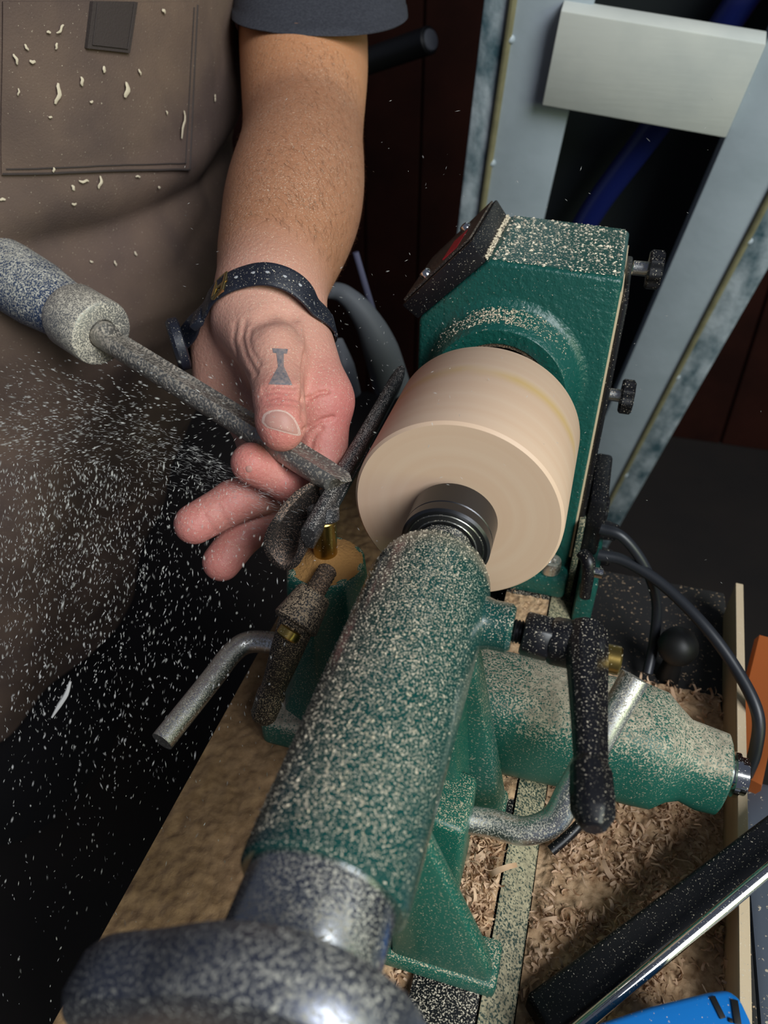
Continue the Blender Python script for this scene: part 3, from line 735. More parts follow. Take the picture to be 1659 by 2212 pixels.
# T-shirt: sleeve and trunk; apron over it
def ring_tube(cs, n=48):
    """loft of elliptical rings: (centre, axis u, axis v)"""
    return [[Vector(c) + Vector(u) * math.cos(2 * math.pi * i / n) + Vector(v) * math.sin(2 * math.pi * i / n) for i in range(n)] for c, u, v in cs]
axu = Vector(J(*sh[:3]) - J(*ua[:3])).normalized()
su = Vector(M[:, 0]); su = (su - axu * su.dot(axu)).normalized(); sv = axu.cross(su)
def sleeve():
    Lp, Rp, Fp, Bp = at(508, 26, d=.70), at(874, 30, d=.715), at(690, 70, d=.592), at(690, -30, d=.785)
    hem = (Lp + Rp + Fp + Bp) / 4; u = (Rp - Lp) / 2; v = (Fp - Bp) / 2
    secs = []
    for t, g in ((0.006, .90), (0.001, .955), (-.001, .985), (.001, 1.0), (.012, 1.0), (.014, .99), (.02, .995), (.07, 1.03), (.14, 1.1), (.2, 1.2)):
        rg = []
        for i in range(72):
            a = 2 * math.pi * i / 72; wob = g * (1 + .015 * math.sin(3 * a + t * 30) + .01 * math.sin(5 * a + 1 + t * 50))
            ca, sa = math.cos(a), math.sin(a)
            rg.append(hem + u * (math.copysign(abs(ca) ** .85, ca) * wob) + v * (math.copysign(abs(sa) ** .85, sa) * wob) + axu * t)
        secs.append(rg)
    return loft(secs)
obj('t_shirt_sleeve', sleeve(), 'shirt', person, smooth=70)

TC = Vector((-.455, .312, 0))          # trunk axis
def trunk_xy(th, z, off=0.0):
    """trunk outline: ellipse facing the lathe; th = 0 faces +X, grows towards the left arm (+Y)"""
    a, b = .150 + off, .208 + off
    flare = np.interp(z, [-.75, -.45, -.2, -.02, .06, .12, .3], [.02, .03, .035, .03, -.004, .012, .02])
    lean = np.interp(z, [-.7, -.3, -.05, .06, .3], [-.34, -.17, -.03, 0, .0])
    ct, st = math.cos(th), math.sin(th)
    r = 1.0
    x = TC.x + lean + (a + flare) * math.copysign(abs(ct) ** .8, ct); y = TC.y + (b + flare * .25) * math.copysign(abs(st) ** .85, st)
    return x, y
def folds(th, z):
    f = .0065 * noise.noise(Vector((th * 1.6, z * 7, 1.0))) + .0035 * noise.noise(Vector((th * 7 - z * 22, z * 16 + th * 3, 3.0))) * min(1, max(0, th + .35)) + .009 * noise.noise(Vector((th * 2.6 + z * 9, z * 4, 5.0)))
    # sagging creases at the waist, rising towards the left arm
    zc = .055 + .085 * max(0, th - .1)
    f -= .010 * math.exp(-((z - zc) / .012) ** 2) * (.4 + .6 * min(1, max(0, th + .4)))
    f += .007 * math.exp(-((z - zc - .03) / .02) ** 2)
    zc2 = .008 + .10 * max(0, th + .2)
    f -= .006 * math.exp(-((z - zc2) / .010) ** 2) * max(0, min(1, th + .5))
    # long soft pleats in the skirt
    if z < .02: f += .012 * min(1, (.02 - z) / .15) * math.sin(th * 6.5 + 1.2 + 2 * z)
    # crumple under the armhole
    f -= .014 * math.exp(-((z - .168 + .05 * (th - .6)) / .010) ** 2) * max(0, min(1, (th - .35) * 4))
    return f
def cloth(th0, th1, z0, z1, nt_, nz_, off, th_=.0022, hem=None):
    V, F = [], []
    for s_ in (0, 1):
        for j in range(nz_ + 1):
            for i in range(nt_ + 1):
                th = th0 + (th1 - th0) * i / nt_; z = z0 + (z1 - z0) * j / nz_
                if hem: z = hem(th) + (z1 - hem(th)) * j / nz_
                x, y = trunk_xy(th, z, off + folds(th, z) - s_ * th_); V.append((x, y, z))
    m = (nt_ + 1) * (nz_ + 1)
    for j in range(nz_):
        for i in range(nt_):
            a = j * (nt_ + 1) + i; q = (a, a + 1, a + nt_ + 2, a + nt_ + 1); F += [q, tuple(x + m for x in q[::-1])]
    for i in range(nt_): F += [(i, i + m, i + 1 + m, i + 1), tuple(x + nz_ * (nt_ + 1) for x in (i, i + 1, i + 1 + m, i + m))]
    for j in range(nz_): a = j * (nt_ + 1); b = a + nt_; F += [(a, a + nt_ + 1, a + nt_ + 1 + m, a + m), (b, b + m, b + nt_ + 1 + m, b + nt_ + 1)]
    return V, F
ap = obj('apron', cloth(-1.9, 1.52, -.62, .42, 170, 220, .006), 'canvas', person, smooth=60)
def shell(th0, th1, z0, z1, n, m_, off):
    V, F = [], []
    for j in range(m_ + 1):
        for i in range(n + 1):
            x, y = trunk_xy(th0 + (th1 - th0) * i / n, z0 + (z1 - z0) * j / m_, off); V.append((x, y, z0 + (z1 - z0) * j / m_))
    for j in range(m_):
        for i in range(n): a = j * (n + 1) + i; F.append((a, a + 1, a + n + 2, a + n + 1))
    return V, F
obj('t_shirt', shell(-math.pi, math.pi, -.05, .5, 64, 20, -.016), 'shirt', person)
obj('trousers', shell(-math.pi, math.pi, -.95, -.05, 64, 20, -.03), 'trouser', person)
def th_z(px, py):
    """apron coordinates under a pixel"""
    best = None
    APB.__class__
    h = APB.ray_cast(Vector(CAM), Vector(ray(px, py)).normalized())
    return h[0], h[1]
APB = BVHTree.FromPolygons([Vector(v.co) + Vector(wloc(ap)) for v in ap.data.vertices], [tuple(p.vertices) for p in ap.data.polygons])
def ap_pt(px, py, off=.001):
    h = APB.ray_cast(Vector(CAM), Vector(ray(px, py)).normalized())
    if h[0] is None: return None
    n_ = h[1] if h[1].dot(Vector(CAM) - h[0]) > 0 else -h[1]
    return h[0] + n_ * off
def patch(corners, off, n=14, m_=14, th=.0016):
    q = [Vector(c) for c in corners]; top, bot = [], []
    for j in range(m_ + 1):
        for i in range(n + 1):
            u, v = i / n, j / m_; c = (q[0] * (1 - u) + q[1] * u) * (1 - v) + (q[3] * (1 - u) + q[2] * u) * v
            p = ap_pt(c.x, c.y, off); b = ap_pt(c.x, c.y, off - th)
            if p is None: return None
            top.append(p); bot.append(b)
    V = top + bot; k = len(top); F = []
    for j in range(m_):
        for i in range(n): a = j * (n + 1) + i; s4 = (a, a + 1, a + n + 2, a + n + 1); F += [s4, tuple(x + k for x in s4[::-1])]
    for i in range(n): a = i; b = m_ * (n + 1) + i; F += [(a, a + k, a + 1 + k, a + 1), (b, b + 1, b + 1 + k, b + k)]
    for j in range(m_): a = j * (n + 1); b = a + n; F += [(a, a + n + 1, a + n + 1 + k, a + k), (b, b + k, b + n + 1 + k, b + n + 1)]
    return V, F
def stitch(P, off, nm='stitching', r=.0005, par=None):
    Q = [ap_pt(p[0], p[1], off) for p in P]; Q = [q for q in Q if q is not None]
    if len(Q) > 2: obj(nm, tube(Q, r, n=6, per=2), 'canvasdark', par or ap)
def lin(a, b, n): return [(a[0] + (b[0] - a[0]) * i / n, a[1] + (b[1] - a[1]) * i / n) for i in range(n + 1)]
pk = patch(((4, 2), (425, 4), (405, 366), (2, 376)), .0024, 26, 26)
if pk: pko = obj('pocket', pk, 'canvas', ap, smooth=60); stitch(lin((412, 15), (394, 352), 24) + lin((394, 352), (12, 362), 24), .0030, par=pko); stitch(lin((420, 10), (404, 364), 24) + lin((404, 364), (4, 374), 24), .0026, 'hem_edge', .0008, par=pko)
for a_, b_, o_ in (((190, 2), (282, 2), .0052),):
    lp_ = patch(((188, 2), (284, 2), (267, 114), (177, 102)), .0056, 8, 10, .003)
    if lp_:
        lo_ = obj('strap_end', lp_, 'canvasdark', ap, smooth=60); stitch(lin((196, 4), (187, 94), 10) + lin((187, 94), (260, 104), 8) + lin((260, 104), (275, 4), 10), .0064, r=.0004, par=lo_)

# wristwatch worn loose on the wrist
wt = thing('wristwatch', 'navy leather wristwatch with brass buckle strapped round the wrist', 'wristwatch', tuple(at(585, 650, d=.48)))
wp = [(692, 712, .470), (676, 655, .452), (636, 612, .445), (578, 592, .442), (522, 600, .446), (482, 626, .452), (446, 664, .462), (410, 716, .478), (384, 752, .50), (420, 775, .535), (520, 770, .545), (640, 750, .53), (690, 735, .50)]
wq = spline([at(p[0], p[1], d=p[2]) for p in wp] + [at(*wp[0][:2], d=wp[0][2])], 10)
for _ in range(3):
    for i, v in enumerate(wq):
        h = BV.find_nearest(v); sd = (v - h[0]).dot(h[1])
        if sd < .0022: wq[i] = h[0] + h[1] * .0022
    wq = [(wq[i - 1] + wq[i] * 2 + wq[(i + 1) % len(wq)]) / 4 if 0 < i < len(wq) - 1 else wq[i] for i in range(len(wq))]
ups = []; upv = Vector(wr_ax)
for v in wq:
    n_ = BV.find_nearest(v)[1]; ups.append((upv - n_ * upv.dot(n_)).normalized())
for _ in range(6): ups = [(ups[i - 1] + ups[i] * 2 + ups[(i + 1) % len(ups)]).normalized() for i in range(len(ups))]
sp_ = obj('strap', tube(wq, 0, n=16, per=1, flat=(.0145, .0024), up=ups), 'strap', wt, smooth=60)
for px, py in ((506, 605), (540, 595), (578, 592), (614, 602), (644, 622)):
    v = at(px, py, d=.44); k = min(range(len(wq)), key=lambda i: (wq[i] - v).length_squared); t = (wq[(k + 1) % len(wq)] - wq[k - 1]).normalized()
    nn = (Vector(CAM) - wq[k]).normalized(); nn = (nn - t * nn.dot(t)).normalized(); uu = (upv - t * upv.dot(t)).normalized(); nn = t.cross(uu); nn = nn if nn.dot(Vector(CAM) - wq[k]) > 0 else -nn
    obj('strap_hole', lathe([(.0003, 0), (.0011, 0), (.0012, .0004), (.0006, .0005)], wq[k] + nn * .0012, nn, 14), mat('pale strap hole', (.5, .5, .52), .5), sp_)
bk = at(481, 622, d=.449); t = Vector(at(446, 664, d=.462)) - Vector(at(522, 600, d=.446)); t.normalize(); uu = (upv - t * upv.dot(t)).normalized(); nn = t.cross(uu); nn = nn if nn.dot(Vector(CAM) - bk) > 0 else -nn
bc = bk + nn * .002
obj('buckle', tube([bc + uu * .0085 + t * .004, bc + uu * .0085 - t * .004, bc - uu * .0085 - t * .004, bc - uu * .0085 + t * .004, bc + uu * .0085 + t * .004], .0013, n=10, per=1), 'gold', wt)
obj('buckle_tongue', tube([bc + t * .004, bc - t * .006], .0008, n=8, per=1), 'gold', wt)
kc = at(432, 690, d=.466); obj('strap_keeper', obox(kc + nn * .001, t * .004, uu * .0078, nn * .0025, .001), 'strap', wt)
cc = at(392, 742, d=.489); nn2 = (Vector(cc) - Vector(at(560, 700, d=.50))).normalized()
obj('watch_case', lathe([(.014, 0), (.0165, .001), (.0165, .006), (.0145, .008), (.002, .0085)], cc - nn2 * .002, nn2, 36), 'strap', wt)

# ------------------------------------------------------------------ gouge
TIP = at(752, 1050, x=-.0575); FE = at(222, 722, d=.505)
gd = (FE - TIP).normalized(); GL = (FE - TIP).length
gg = thing('bowl_gouge', 'dust-coated steel gouge with fat ferrule resting on the tool rest', 'gouge', tuple(FE))
upf = (Vector(CAM) - TIP).normalized() * .45 + Vector(M[:, 0]) * .45 - Vector(M[:, 1]) * .70; upf = (upf - gd * upf.dot(gd)).normalized(); sdf_ = gd.cross(upf)
def blade():
    secs = []; n = 40; r = .0091
    # (distance from tip, flute depth, bevel start): the end is ground back from the top edge downwards
    for t, g, cut in ((GL + .012, 0, 0), (GL - .004, 0, 0), (GL - .010, .45, 0), (GL * .6, .55, 0), (.05, .55, 0), (.024, .55, 0), (.0185, .55, .1), (.012, .5, .5), (.007, .45, .8), (.002, .4, 1), (.0, .4, 1)):
        rg = []
        for i in range(n):
            a = 2 * math.pi * i / n; x, y = math.sin(a) * r, math.cos(a) * r
            yy = y
            if math.cos(a) > .55: y -= g * r * 1.5 * ((math.cos(a) - .55) / .45) ** .5       # flute
            back = .0075 * cut * (.5 - .5 * yy / r) ** 1.3 + .004 * cut * abs(x / r) ** 2.5     # nose swept back
            k = 1 - (.10 * cut)
            if t == 0.0: k *= .80
            rg.append(TIP + gd * (t + back) + sdf_ * x * k + upf * (y * k))
        secs.append(rg)
    return loft(secs)
bl = obj('blade', blade(), 'bladesteel', gg, smooth=28)
obj('ground_facet', prism([TIP + gd * .0175 + sdf_ * x + upf * y for x, y in ((-.0079, .0030), (-.0086, .0004), (-.0082, -.0026))], gd * -.0025), 'chromeclean', bl)
obj('ferrule', lathe([(.0090, .004), (.0098, .0005), (.0195, 0), (.0215, .0012), (.0222, .003), (.0222, .032), (.0205, .036), (.0190, .037)], FE, gd, 56, caps=False), 'ferrule', gg)
obj('bore', lathe([(.0098, 0), (.0098, .006), (.001, .006)], FE + gd * .0006, gd, 32, caps=False), 'brass', gg)
obj('handle', lathe([(.0185, .034), (.0200, .045), (.0235, .075), (.0245, .11), (.023, .16), (.021, .24), (.022, .30), (.019, .33), (.002, .335)], FE, gd, 56), 'handle', gg)

# ------------------------------------------------------------------ painted frame behind the headstock
FO = Vector((-.01363, .66161, .10498)); fd = Vector((-.11755, .36692, -.92280)).normalized(); fw = Vector((.99302, .03404, -.11296)).normalized(); fnn = Vector((.01003, .92963, .36836)).normalized()
fr = thing('painted_frame', 'weathered white painted timber frame leaning behind the headstock', 'frame', tuple(FO + fd * 1.15 + fw * .1))
def fbox(a0, a1, b0, b1, n0, n1, bev=.002): return prism([FO + fw * a + fd * b + fnn * n0 for a, b in ((a0, b0), (a1, b0), (a1, b1), (a0, b1))], fnn * (n1 - n0), bev)
B0, B1 = -.55, 1.13
obj('stile', fbox(-.083, 0, B0, B1, 0, .03), 'white', fr)
obj('weathered_edge', fbox(-.112, -.0835, B0, B1, .002, .03, .003), 'whiteflake', fr)
obj('sealant_bead', tube([FO + fw * (-.081) + fd * b + fnn * (-.001) for b in np.linspace(B0, B1, 30)], .0045, n=10, per=1), 'seam', fr)
obj('stile', fbox(.174, .246, B0, B1, 0, .03), 'white', fr)
obj('sealant_bead', tube([FO + fw * .2475 + fd * b + fnn * (-.001) for b in np.linspace(B0, B1, 30)], .0045, n=10, per=1), 'seam', fr)
obj('weathered_edge', fbox(.250, .290, B0, B1, .002, .03, .003), 'whiteflake', fr)
for a_, bs in ((-.081, (-.03, .12, .30)), (.2475, (.16, .42, .7))):
    for b_ in bs: obj('nail_head', lathe([(.004, 0), (.0052, .002), (.003, .005), (.0005, .006)], FO + fw * (a_ + .003) + fd * b_ + fnn * .001, -fnn, 14), 'white', fr)
obj('cross_plank', fbox(-.030, .171, -.076, .024, -.020, .004, .0015), 'plank', fr)
obj('rear_panel', fbox(-.02, .19, B0, B1, .10, .104, 0), mat('dark panel', (.012, .016, .018), .7), fr)
bh = [FO + fw * a + fd * b + fnn * n for a, b, n in ((.20, -.28, .05), (.155, -.12, .05), (.105, .06, .05), (.060, .20, .05), (.035, .34, .05), (.03, .5, .05))]
tag(obj('blue_hose', tube(bh, .0165, n=18), 'bluehose'), 'dark blue hose hanging inside the white painted frame', 'hose')

# ------------------------------------------------------------------ things behind the arm
hb = thing('pipe_handle', 'black round bar with a pale end behind the sleeve', 'bar', tuple(at(940, 84, d=1.0)))
p0, p1 = at(930, 86, d=.98), at(700, 165, d=1.12)
obj('bar', cyl(p0, p1, .0165), 'rubber', hb)
obj('end_cap', lathe([(.0125, 0), (.0115, .002), (.001, .0025)], p0, p0 - p1, 24), 'greyplastic', hb)
gh = [at(640, 640, d=.80), at(715, 628, d=.80), at(755, 645, d=.80), at(795, 695, d=.81), at(822, 755, d=.83), at(845, 830, d=.88)]
tag(obj('grey_spout', tube(gh, [.007, .0085, .0105, .0145, .019, .021], n=20), 'greyspout'), 'curved grey plastic spout in the dark behind the wrist', 'spout')
tag(obj('thin_rod', tube([at(768, 545, d=.78), at(790, 620, d=.80), at(806, 672, d=.82)], .0032, n=10), 'rod'), 'thin lilac grey rod standing behind the grey spout', 'rod')
tag(obj('grey_wedge', tube([at(728, 735, d=.78), at(742, 790, d=.78), at(755, 850, d=.80)], [.006, .011, .012], n=14), 'greyplastic'), 'small grey plastic tip showing past the index knuckle', 'tip')

# ------------------------------------------------------------------ bench clutter
cab = [(1297, 1142, .176), (1345, 1160, .15), (1392, 1222, .12), (1418, 1300, .10), (1412, 1390, .08), (1398, 1455, .06)]
tag(obj('power_cable', tube([at(px, py, z=z) for (px, py, _), z in zip(cab, (-.098, -.10, -.12, -.15, -.18, -.195))], .0038, n=12), 'cable'), 'short black cable looping down to the bench from the switch box', 'cable')
cb2 = [(1292, 1198), (1350, 1212), (1430, 1262), (1520, 1350), (1590, 1445), (1636, 1540), (1632, 1620), (1610, 1680)]
tag(obj('power_cable', tube([at(px, py, z=z) for (px, py), z in zip(cb2, (-.120, -.12, -.125, -.135, -.15, -.165, -.185, -.21))], .0042, n=12), 'cable'), 'long black cable arching over the plywood edge board', 'cable')
kb = thing('ball_knob', 'black rubber ball knob standing on the dusty bench', 'knob', tuple(at(1465, 1440, z=-.205)))
kc = at(1465, 1395, z=-.170)
obj('ball', lathe([(.002, -.015), (.008, -.013), (.0125, -.008), (.0145, -.001), (.0140, .001), (.0135, .004), (.0105, .0095), (.005, .013), (.001, .014)], kc, (0, 0, 1), 32), 'rubber', kb)
obj('stem', cyl((kc.x, kc.y, -.206), (kc.x, kc.y, kc.z - .010), .0085, .006), 'rubber', kb)
b0, b1 = at(1612, 2300, z=-.168), at(1597, 1262, z=-.168)
pv = (b1 - b0).normalized(); sx = Vector((1, 0, 0)); sx = (sx - pv * sx.dot(pv)).normalized()
pw = thing('plywood_board', 'thin plywood edge board standing along the tray of shavings', 'board', tuple((b0 + b1) / 2 - E_(0, 0, .037)))
obj('face', prism([b0 - sx * .003 - E_(0, 0, .0365), b0 + sx * .003 - E_(0, 0, .0365), b0 + sx * .003, b0 - sx * .003], b1 - b0, .0008), 'ply', pw)
obj('top_edge', prism([b0 - sx * .0029, b0 + sx * .0029, b0 + sx * .0026 + E_(0, 0, .0006), b0 - sx * .0026 + E_(0, 0, .0006)], b1 - b0), 'plyedge', pw)
c0_, c1_ = at(1160, 2195, z=-.188), at(1720, 1772, z=-.146)
cv = (c1_ - c0_).normalized(); cs = cv.cross(E_(0, 0, 1)).normalized()
cb = thing('clamp_bar', 'black bar with a chrome edge rod lying across the shavings', 'bar', tuple((c0_ + c1_) / 2 - E_(0, 0, .02)))
obj('bar', prism([c0_ - cs * .010 - E_(0, 0, .012), c0_ + cs * .012 - E_(0, 0, .012), c0_ + cs * .012 + E_(0, 0, .004), c0_ - cs * .010 + E_(0, 0, .004)], cv * .42, .003, 3), 'blackclean', cb)
r0, r1 = at(1215, 2250, z=-.172), at(1720, 1830, z=-.136)
obj('edge_rod', cyl(r0, r1, .0034, n=18), 'chromeclean', cb)
bo = [(1180, 2270), (1262, 2218), (1400, 2172), (1530, 2140), (1572, 2134), (1600, 2152), (1622, 2200), (1650, 2290)]
bc_ = thing('blue_case', 'bright blue plastic tool grip with dark slots beside the plywood', 'grip', tuple(at(1450, 2230, z=-.205)))
obj('shell', prism([at(px, py, z=-.135) for px, py in bo], (0, 0, -.045), .006, 4), 'blue', bc_)
for px, py, w_, h_, rt in ((1550, 2176, .0014, .0045, .5), (1590, 2186, .0016, .0050, .1), (1578, 2204, .0009, .0009, 0)):
    c = at(px, py, z=-.1345); ax = E_(math.cos(rt), math.sin(rt), 0); ay = E_(-math.sin(rt), math.cos(rt), 0)
    obj('slot', obox(c, ax * w_, ay * h_, E_(0, 0, .0004), .0003), 'rubber', bc_)
tag(obj('hex_key', tube([at(1190, 1838, z=-.193), at(1225, 1808, z=-.188), at(1262, 1770, z=-.182)], .0032, n=14, per=4), 'blackclean'), 'short black rod lying on the shavings beneath the chrome handle', 'rod')
gl = box((.203, -.34, -.40), (.60, .05, -.222), .006); tag(obj('storage_lid', gl, 'greylid'), 'blue grey storage box beyond the plywood board', 'box')
op = at(1640, 1530, z=-.20); ob0, ob1 = at(1600, 1690, z=-.215), at(1668, 1395, z=-.195); tag(obj('orange_batten', tube([ob0, ob1], 0, n=8, per=1, flat=(.026, .018), up=(1, 0, 0)), 'orange', smooth=20), 'orange batten beyond the plywood board', 'batten')

# ------------------------------------------------------------------ shavings
def curl(c, size, rng):
    """a small curled ribbon"""
    ax = rng.normal(size=3); ax /= np.linalg.norm(ax); u = np.cross(ax, rng.normal(size=3)); u /= np.linalg.norm(u); v = np.cross(ax, u)
    R = size * rng.uniform(.25, .6); arc = rng.uniform(1.0, 4.2); w_ = size * rng.uniform(.12, .32); n = 5
    V = []
    for i in range(n + 1):
        a = arc * i / n; rr = R * (1 + .25 * i / n); p = c + (u * math.cos(a) + v * math.sin(a)) * rr - u * R + ax * (.25 * size * i / n)
        V += [p - ax * w_ / 2 * (1 - .5 * (i / n) ** 3), p + ax * w_ / 2 * (1 - .5 * (i / n) ** 3)]
    return V, [(2 * i, 2 * i + 1, 2 * i + 3, 2 * i + 2) for i in range(n)]
def heap(name, x0, x1, y0, y1, zf, n_c, nx, ny, label, smin_, smax_, dens=None):
    V, F = [], []
    for j in range(ny + 1):
        for i in range(nx + 1):
            x = x0 + (x1 - x0) * i / nx; y = y0 + (y1 - y0) * j / ny
            V.append((x, y, zf(x, y) + .0016 * noise.noise(Vector((x * 160, y * 160, 0))) + .001 * noise.noise(Vector((x * 400, y * 400, 4)))))
    for j in range(ny):
        for i in range(nx): a = j * (nx + 1) + i; F.append((a, a + 1, a + nx + 2, a + nx + 1))
    o = thing(name, label, 'shavings', ((x0 + x1) / 2, (y0 + y1) / 2, -.204)); o['kind'] = 'stuff'
    obj('matted_base', (V, F), 'shavebed', o, kind='stuff')
    CV, CF = [], []
    for _ in range(n_c):
        x, y = RNG.uniform(x0 + .002, x1 - .002), RNG.uniform(y0, y1)
        if dens and RNG.random() > dens(x, y): continue
        v, f = curl(np.array([x, y, zf(x, y) + RNG.uniform(-.0005, .0025)]), RNG.uniform(smin_, smax_) * (1 if RNG.random() < .96 else 1.8), RNG); k = len(CV)
        CV += [tuple(p) for p in v]; CF += [tuple(q + k for q in g) for g in f]
    obj('curls', (CV, CF), 'shaving', o, smooth=60, kind='stuff')
    return o
def ztray(x, y):
    h = noise.noise(Vector((x * 12, y * 12, 2))) * .5 + .5
    return -.2045 + .010 * np.clip(h * 1.3 - .1, 0, 1) * np.clip((.075 - y) / .06 + .5 * h, 0, 1) + .0012 - .0035 * np.clip(-.1 - 1.3 * noise.noise(Vector((x * 34, y * 34, 11))), 0, 1) * (1 if y > .0 else .3)
heap('shaving_bed', .0755, .188, -.33, .10, ztray, 9000, 130, 400, 'loose pale wood shavings spread over the bench tray', .004, .0085, lambda x, y: float(np.clip((.14 - y) / .07, .04, 1) * np.clip(2.2 * noise.noise(Vector((x * 34, y * 34, 11))) + .95 - (.35 if y > .02 else 0), .03, 1)))
heap('shaving_heap', -.031, .0218, -.40, -.02, lambda x, y: -.174 + .009 * noise.noise(Vector((x * 30, y * 30, 7))), 3800, 60, 300, 'tan shavings packed between the bed rails under the tailstock', .0035, .008)

heap('shaving_mound', .004, .0555, -.137, -.079, lambda x, y: BED + .004 + .006 * noise.noise(Vector((x * 40, y * 40, 3))) + .004 * min(1, (.0555 - x) / .02), 1500, 40, 50, 'crumbly golden shavings heaped on the rail inside the tailstock foot', .003, .0085)
heap('rail_dust', .023, .0555, -.05, .125, lambda x, y: BED + .0006 + .0012 * noise.noise(Vector((x * 40, y * 40, 3))), 500, 30, 120, 'thin tan sawdust layer on the rail beneath the blank', .0015, .003)

# ------------------------------------------------------------------ flecks lying on surfaces
def flecks(name, parent, pts, nrms, smin_, smax_, m='chip'):
    V, F = [], []
    for p, n_ in zip(pts, nrms):
        n_ = Vector(n_).normalized(); u, w_ = frame(n_); a = RNG.uniform(0, 6.28); d = u * math.cos(a) + w_ * math.sin(a); e = n_.cross(d)
        L_ = RNG.uniform(smin_, smax_) * (1 if RNG.random() < .93 else 1.7); b = L_ * RNG.uniform(.3, .7); h = L_ * RNG.uniform(.15, .5); p = Vector(p); k = len(V)
        V += [p - d * L_ / 2, p + e * b / 2, p + d * L_ / 2 + n_ * h * .4, p - e * b / 2, p + n_ * h]
        F += [(k, k + 1, k + 4), (k + 1, k + 2, k + 4), (k + 2, k + 3, k + 4), (k + 3, k, k + 4)]
    return obj(name, (V, F), m, parent, smooth=0, kind='stuff')
pts, ns = [], []
for _ in range(1900):
    x, y = RNG.uniform(-.014, .062), RNG.uniform(Y0 + .002, Y1 - .002); pts.append((x, y, .0834 - (x + .0125) * .0351 + .0002)); ns.append((0, 0, 1))
flecks('sawdust', hs, pts, ns, .0009, .0026, 'palechip')
pts, ns = [], []
for _ in range(4200):
    a = RNG.normal(math.pi * .56, .62); y = RNG.uniform(-.203, -.045); r = np.interp(y, [-.07, -.06, -.052, -.0445], [RB, .0288, .0275, .0245]); pts.append((r * math.cos(a), y, r * math.sin(a))); ns.append((math.cos(a), 0, math.sin(a)))
flecks('sawdust', ts, pts, ns, .0004, .0011)
pts, ns = [], []
for _ in range(900):
    a = RNG.normal(math.pi * .54, .42); t = RNG.uniform(.003, .019); rr_ = float(np.interp(t, [.0015, .005, .0225], [.0512, .0487, .0452])); pts.append((rr_ * math.cos(a), Y0 - t, BZ + rr_ * math.sin(a))); ns.append((math.cos(a), -.1, math.sin(a)))
flecks('sawdust', hs, pts, ns, .0006, .0014)
pts, ns = [], []
for _ in range(420):
    t = RNG.uniform(0, 1); q = a1 + nrm * RNG.uniform(.0, .003) + al * .0012; pts.append((q.x, Y0 + .002 + .085 * t, q.z)); ns.append((0, 0, 1))
flecks('sawdust', hs, pts, ns, .0008, .0020)

# ------------------------------------------------------------------ chips caught on the apron: each one a thing
cl = [(117, 200, 46, 14, 1.4), (262, 193, 34, 20, 1.2), (383, 268, 66, 14, 1.25), (169, 172, 20, 11, 1.1), (122, 60, 26, 8, 2.2), (29, 125, 22, 9, 1.0), (64, 131, 14, 10, .2), (51, 100, 14, 8, .8), (212, 393, 30, 11, 1.5), (178, 390, 26, 9, .1), (156, 404, 14, 10, 1), (291, 155, 14, 8, .4), (215, 148, 14, 12, .9), (115, 96, 14, 8, 1.4), (99, 66, 10, 8, .3), (340, 402, 10, 8, .6), (460, 207, 8, 9, .4), (343, 22, 14, 10, .3), (112, 362, 12, 8, 1.5), (190, 217, 9, 8, 0), (460, 214, 9, 8, .5), (36, 195, 16, 6, 1.5), (294, 380, 16, 7, .2), (158, 438, 12, 9, .4), (4, 430, 14, 9, 0), (290, 548, 12, 8, .7), (247, 568, 14, 7, 1.0), (196, 565, 9, 7, .4), (103, 250, 9, 7, .2), (350, 243, 9, 7, .4)]
for px, py, L_, w_, a in cl:
    p = ap_pt(px, py, .0040 if px < 405 and py < 368 else .0016)
    if p is None: continue
    q = ap_pt(px + 3, py, .002)
    dd = (p - Vector(CAM)).length; sc = dd / FPX * .75
    u = Vector(M[:, 0]); v = Vector(M[:, 1]); h = APB.ray_cast(Vector(CAM), Vector(ray(px, py)).normalized()); n_ = h[1] if h[1].dot(Vector(CAM) - h[0]) > 0 else -h[1]
    d = u * math.cos(a) + v * math.sin(a); d = (d - n_ * d.dot(n_)).normalized(); e = n_.cross(d)
    k = 6; V = []; F = []
    for i in range(k + 1):
        s_ = i / k - .5; bend = .18 * L_ * math.sin(i * 1.3 + px) * .35; up_ = (.0006 + .0012 * (1 - 4 * s_ * s_)) * min(1, L_ / 30)
        c = p + d * (s_ * L_ * sc) + e * (bend * sc) + n_ * up_; ww = w_ * sc * .36 * (1 - .5 * abs(2 * s_) ** 3)
        V += [c - e * ww, c + e * ww, c + e * ww * .6 + n_ * .0003, c - e * ww * .6 + n_ * .0003]
    for i in range(k):
        for z_ in range(4): y_ = (z_ + 1) % 4; F.append((i * 4 + z_, i * 4 + y_, i * 4 + 4 + y_, i * 4 + 4 + z_))
    F += [(0, 1, 2, 3), tuple(k * 4 + z_ for z_ in range(4))]
    big = L_ > 40; zone = 'skirt below the waist crease' if py > 480 else 'just under the pocket seam' if py > 368 else 'side beyond the pocket stitching' if px > 405 else 'pocket'
    tag(obj('wood_chip', (V, F), 'chip'), ('long crooked shaving clinging beside the pocket stitching' if px > 300 else 'stubby straight shaving clinging to the pocket middle') if big else 'small pale wood chip caught on the apron ' + zone, 'wood chip', None if big else 'small chips on the apron ' + zone)

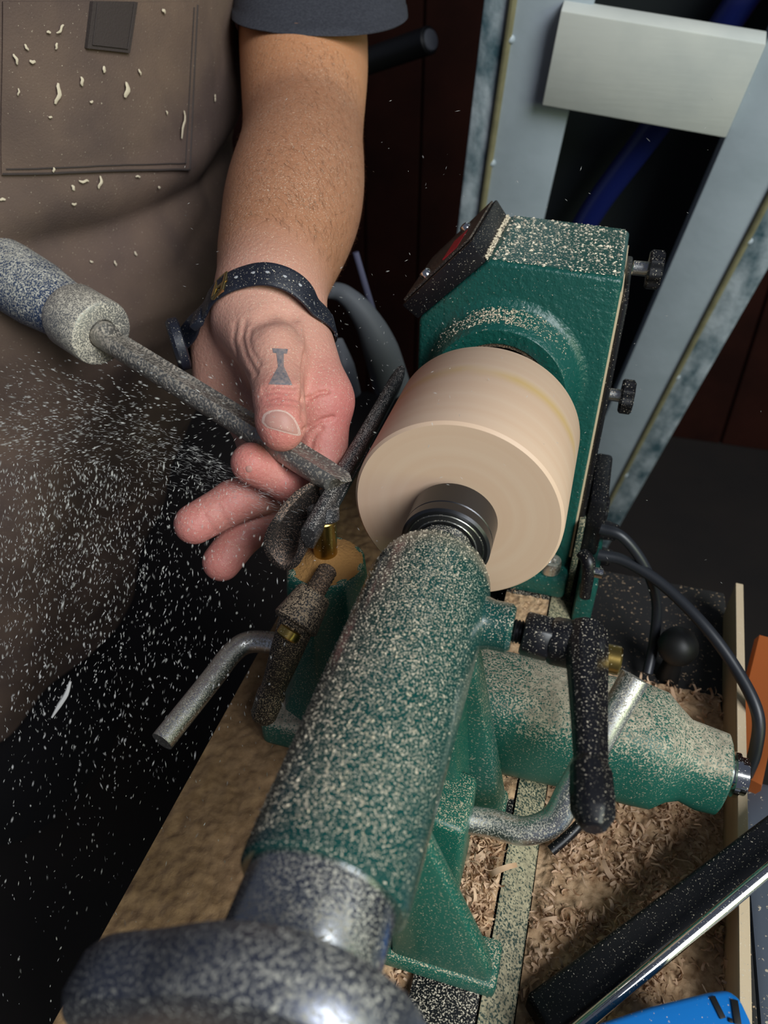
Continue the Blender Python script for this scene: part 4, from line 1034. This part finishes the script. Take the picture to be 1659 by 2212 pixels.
# ------------------------------------------------------------------ chips in the air, thrown from the cutting edge
def fly(n, gen, lmin, lmax, wmin, wmax, nm, label):
    V, F = [], []
    for _ in range(n):
        px, py, d, ang = gen()
        p = at(px, py, d=d); sc = d / FPX
        t = Vector(M[:, 0]) * math.cos(ang) + Vector(M[:, 1]) * math.sin(ang) + Vector(M[:, 2]) * RNG.normal(0, .35); t.normalize()
        u, w_ = frame(t); a = RNG.uniform(0, 3.14); e = u * math.cos(a) + w_ * math.sin(a); g = t.cross(e)
        L_ = RNG.uniform(lmin, lmax) ** 1; L_ *= (1 if RNG.random() < .9 else 1.6); b = RNG.uniform(wmin, wmax); k = len(V)
        V += [p - t * L_ / 2, p + e * b / 2, p + g * b * .5, p + t * L_ / 2, p - e * b / 2]
        F += [(k, k + 1, k + 2), (k + 1, k + 3, k + 2), (k, k + 2, k + 4), (k + 2, k + 3, k + 4), (k, k + 4, k + 3, k + 1)]
    o = obj(nm, (V, F), 'flychip', smooth=0); tag(o, label, 'wood chips', kind='stuff'); return o
def g_cloud():
    while True:
        px, py = RNG.uniform(-40, 620), RNG.uniform(760, 2230)
        w_ = math.exp(-((px - 150) / 260) ** 2) * math.exp(-max(0, (py - 1050) / 460) ** 2) * min(1, max(0, (py - 760 + .25 * px * 0) / 130))
        if RNG.random() < w_ + .03: break
    ang = math.atan2(py - 900, px - 560 + 1e-6) if py < 1000 else math.radians(RNG.normal(97, 12))
    return px, py, RNG.uniform(.30, .52), ang + RNG.normal(0, .15)
fly(5200, g_cloud, .0006, .0026, .00018, .00060, 'flying_chips', 'pale wood chips flying down past the apron skirt')
def g_jet():
    t = abs(RNG.normal(0, .5)); px = 640 - 480 * t + RNG.normal(0, 30); py = 960 - 60 * t + RNG.normal(0, 25 + 90 * t)
    if py < 730 + .55 * px: py = 730 + .55 * px + abs(RNG.normal(0, 40 + 60 * t))
    return px, py, RNG.uniform(.41, .50), math.radians(180 + RNG.normal(15, 10))
fly(1700, g_jet, .0012, .0045, .00008, .00022, 'flying_dust', 'fine dust streaming off the gouge towards the apron')
def g_side():
    while True:
        px, py = RNG.uniform(380, 1659), RNG.uniform(200, 1500)
        w_ = math.exp(-math.hypot(px - 780, py - 880) / 170)
        if RNG.random() < w_ + .012: break
    return px, py, RNG.uniform(.34, .55), RNG.uniform(0, 6.28)
fly(520, g_side, .0006, .0022, .00012, .00035, 'drifting_specks', 'sparse pale specks drifting round the blank and headstock')
pl_ = [at(px, py, d=.36) for px, py in ((152, 1472), (143, 1500), (128, 1524), (112, 1550))]
tag(obj('flying_shaving', tube(pl_, [.0006, .0011, .0011, .0004], n=8, per=4), 'flychip'), 'single long sliver falling in the dark beside the bench', 'wood chip')
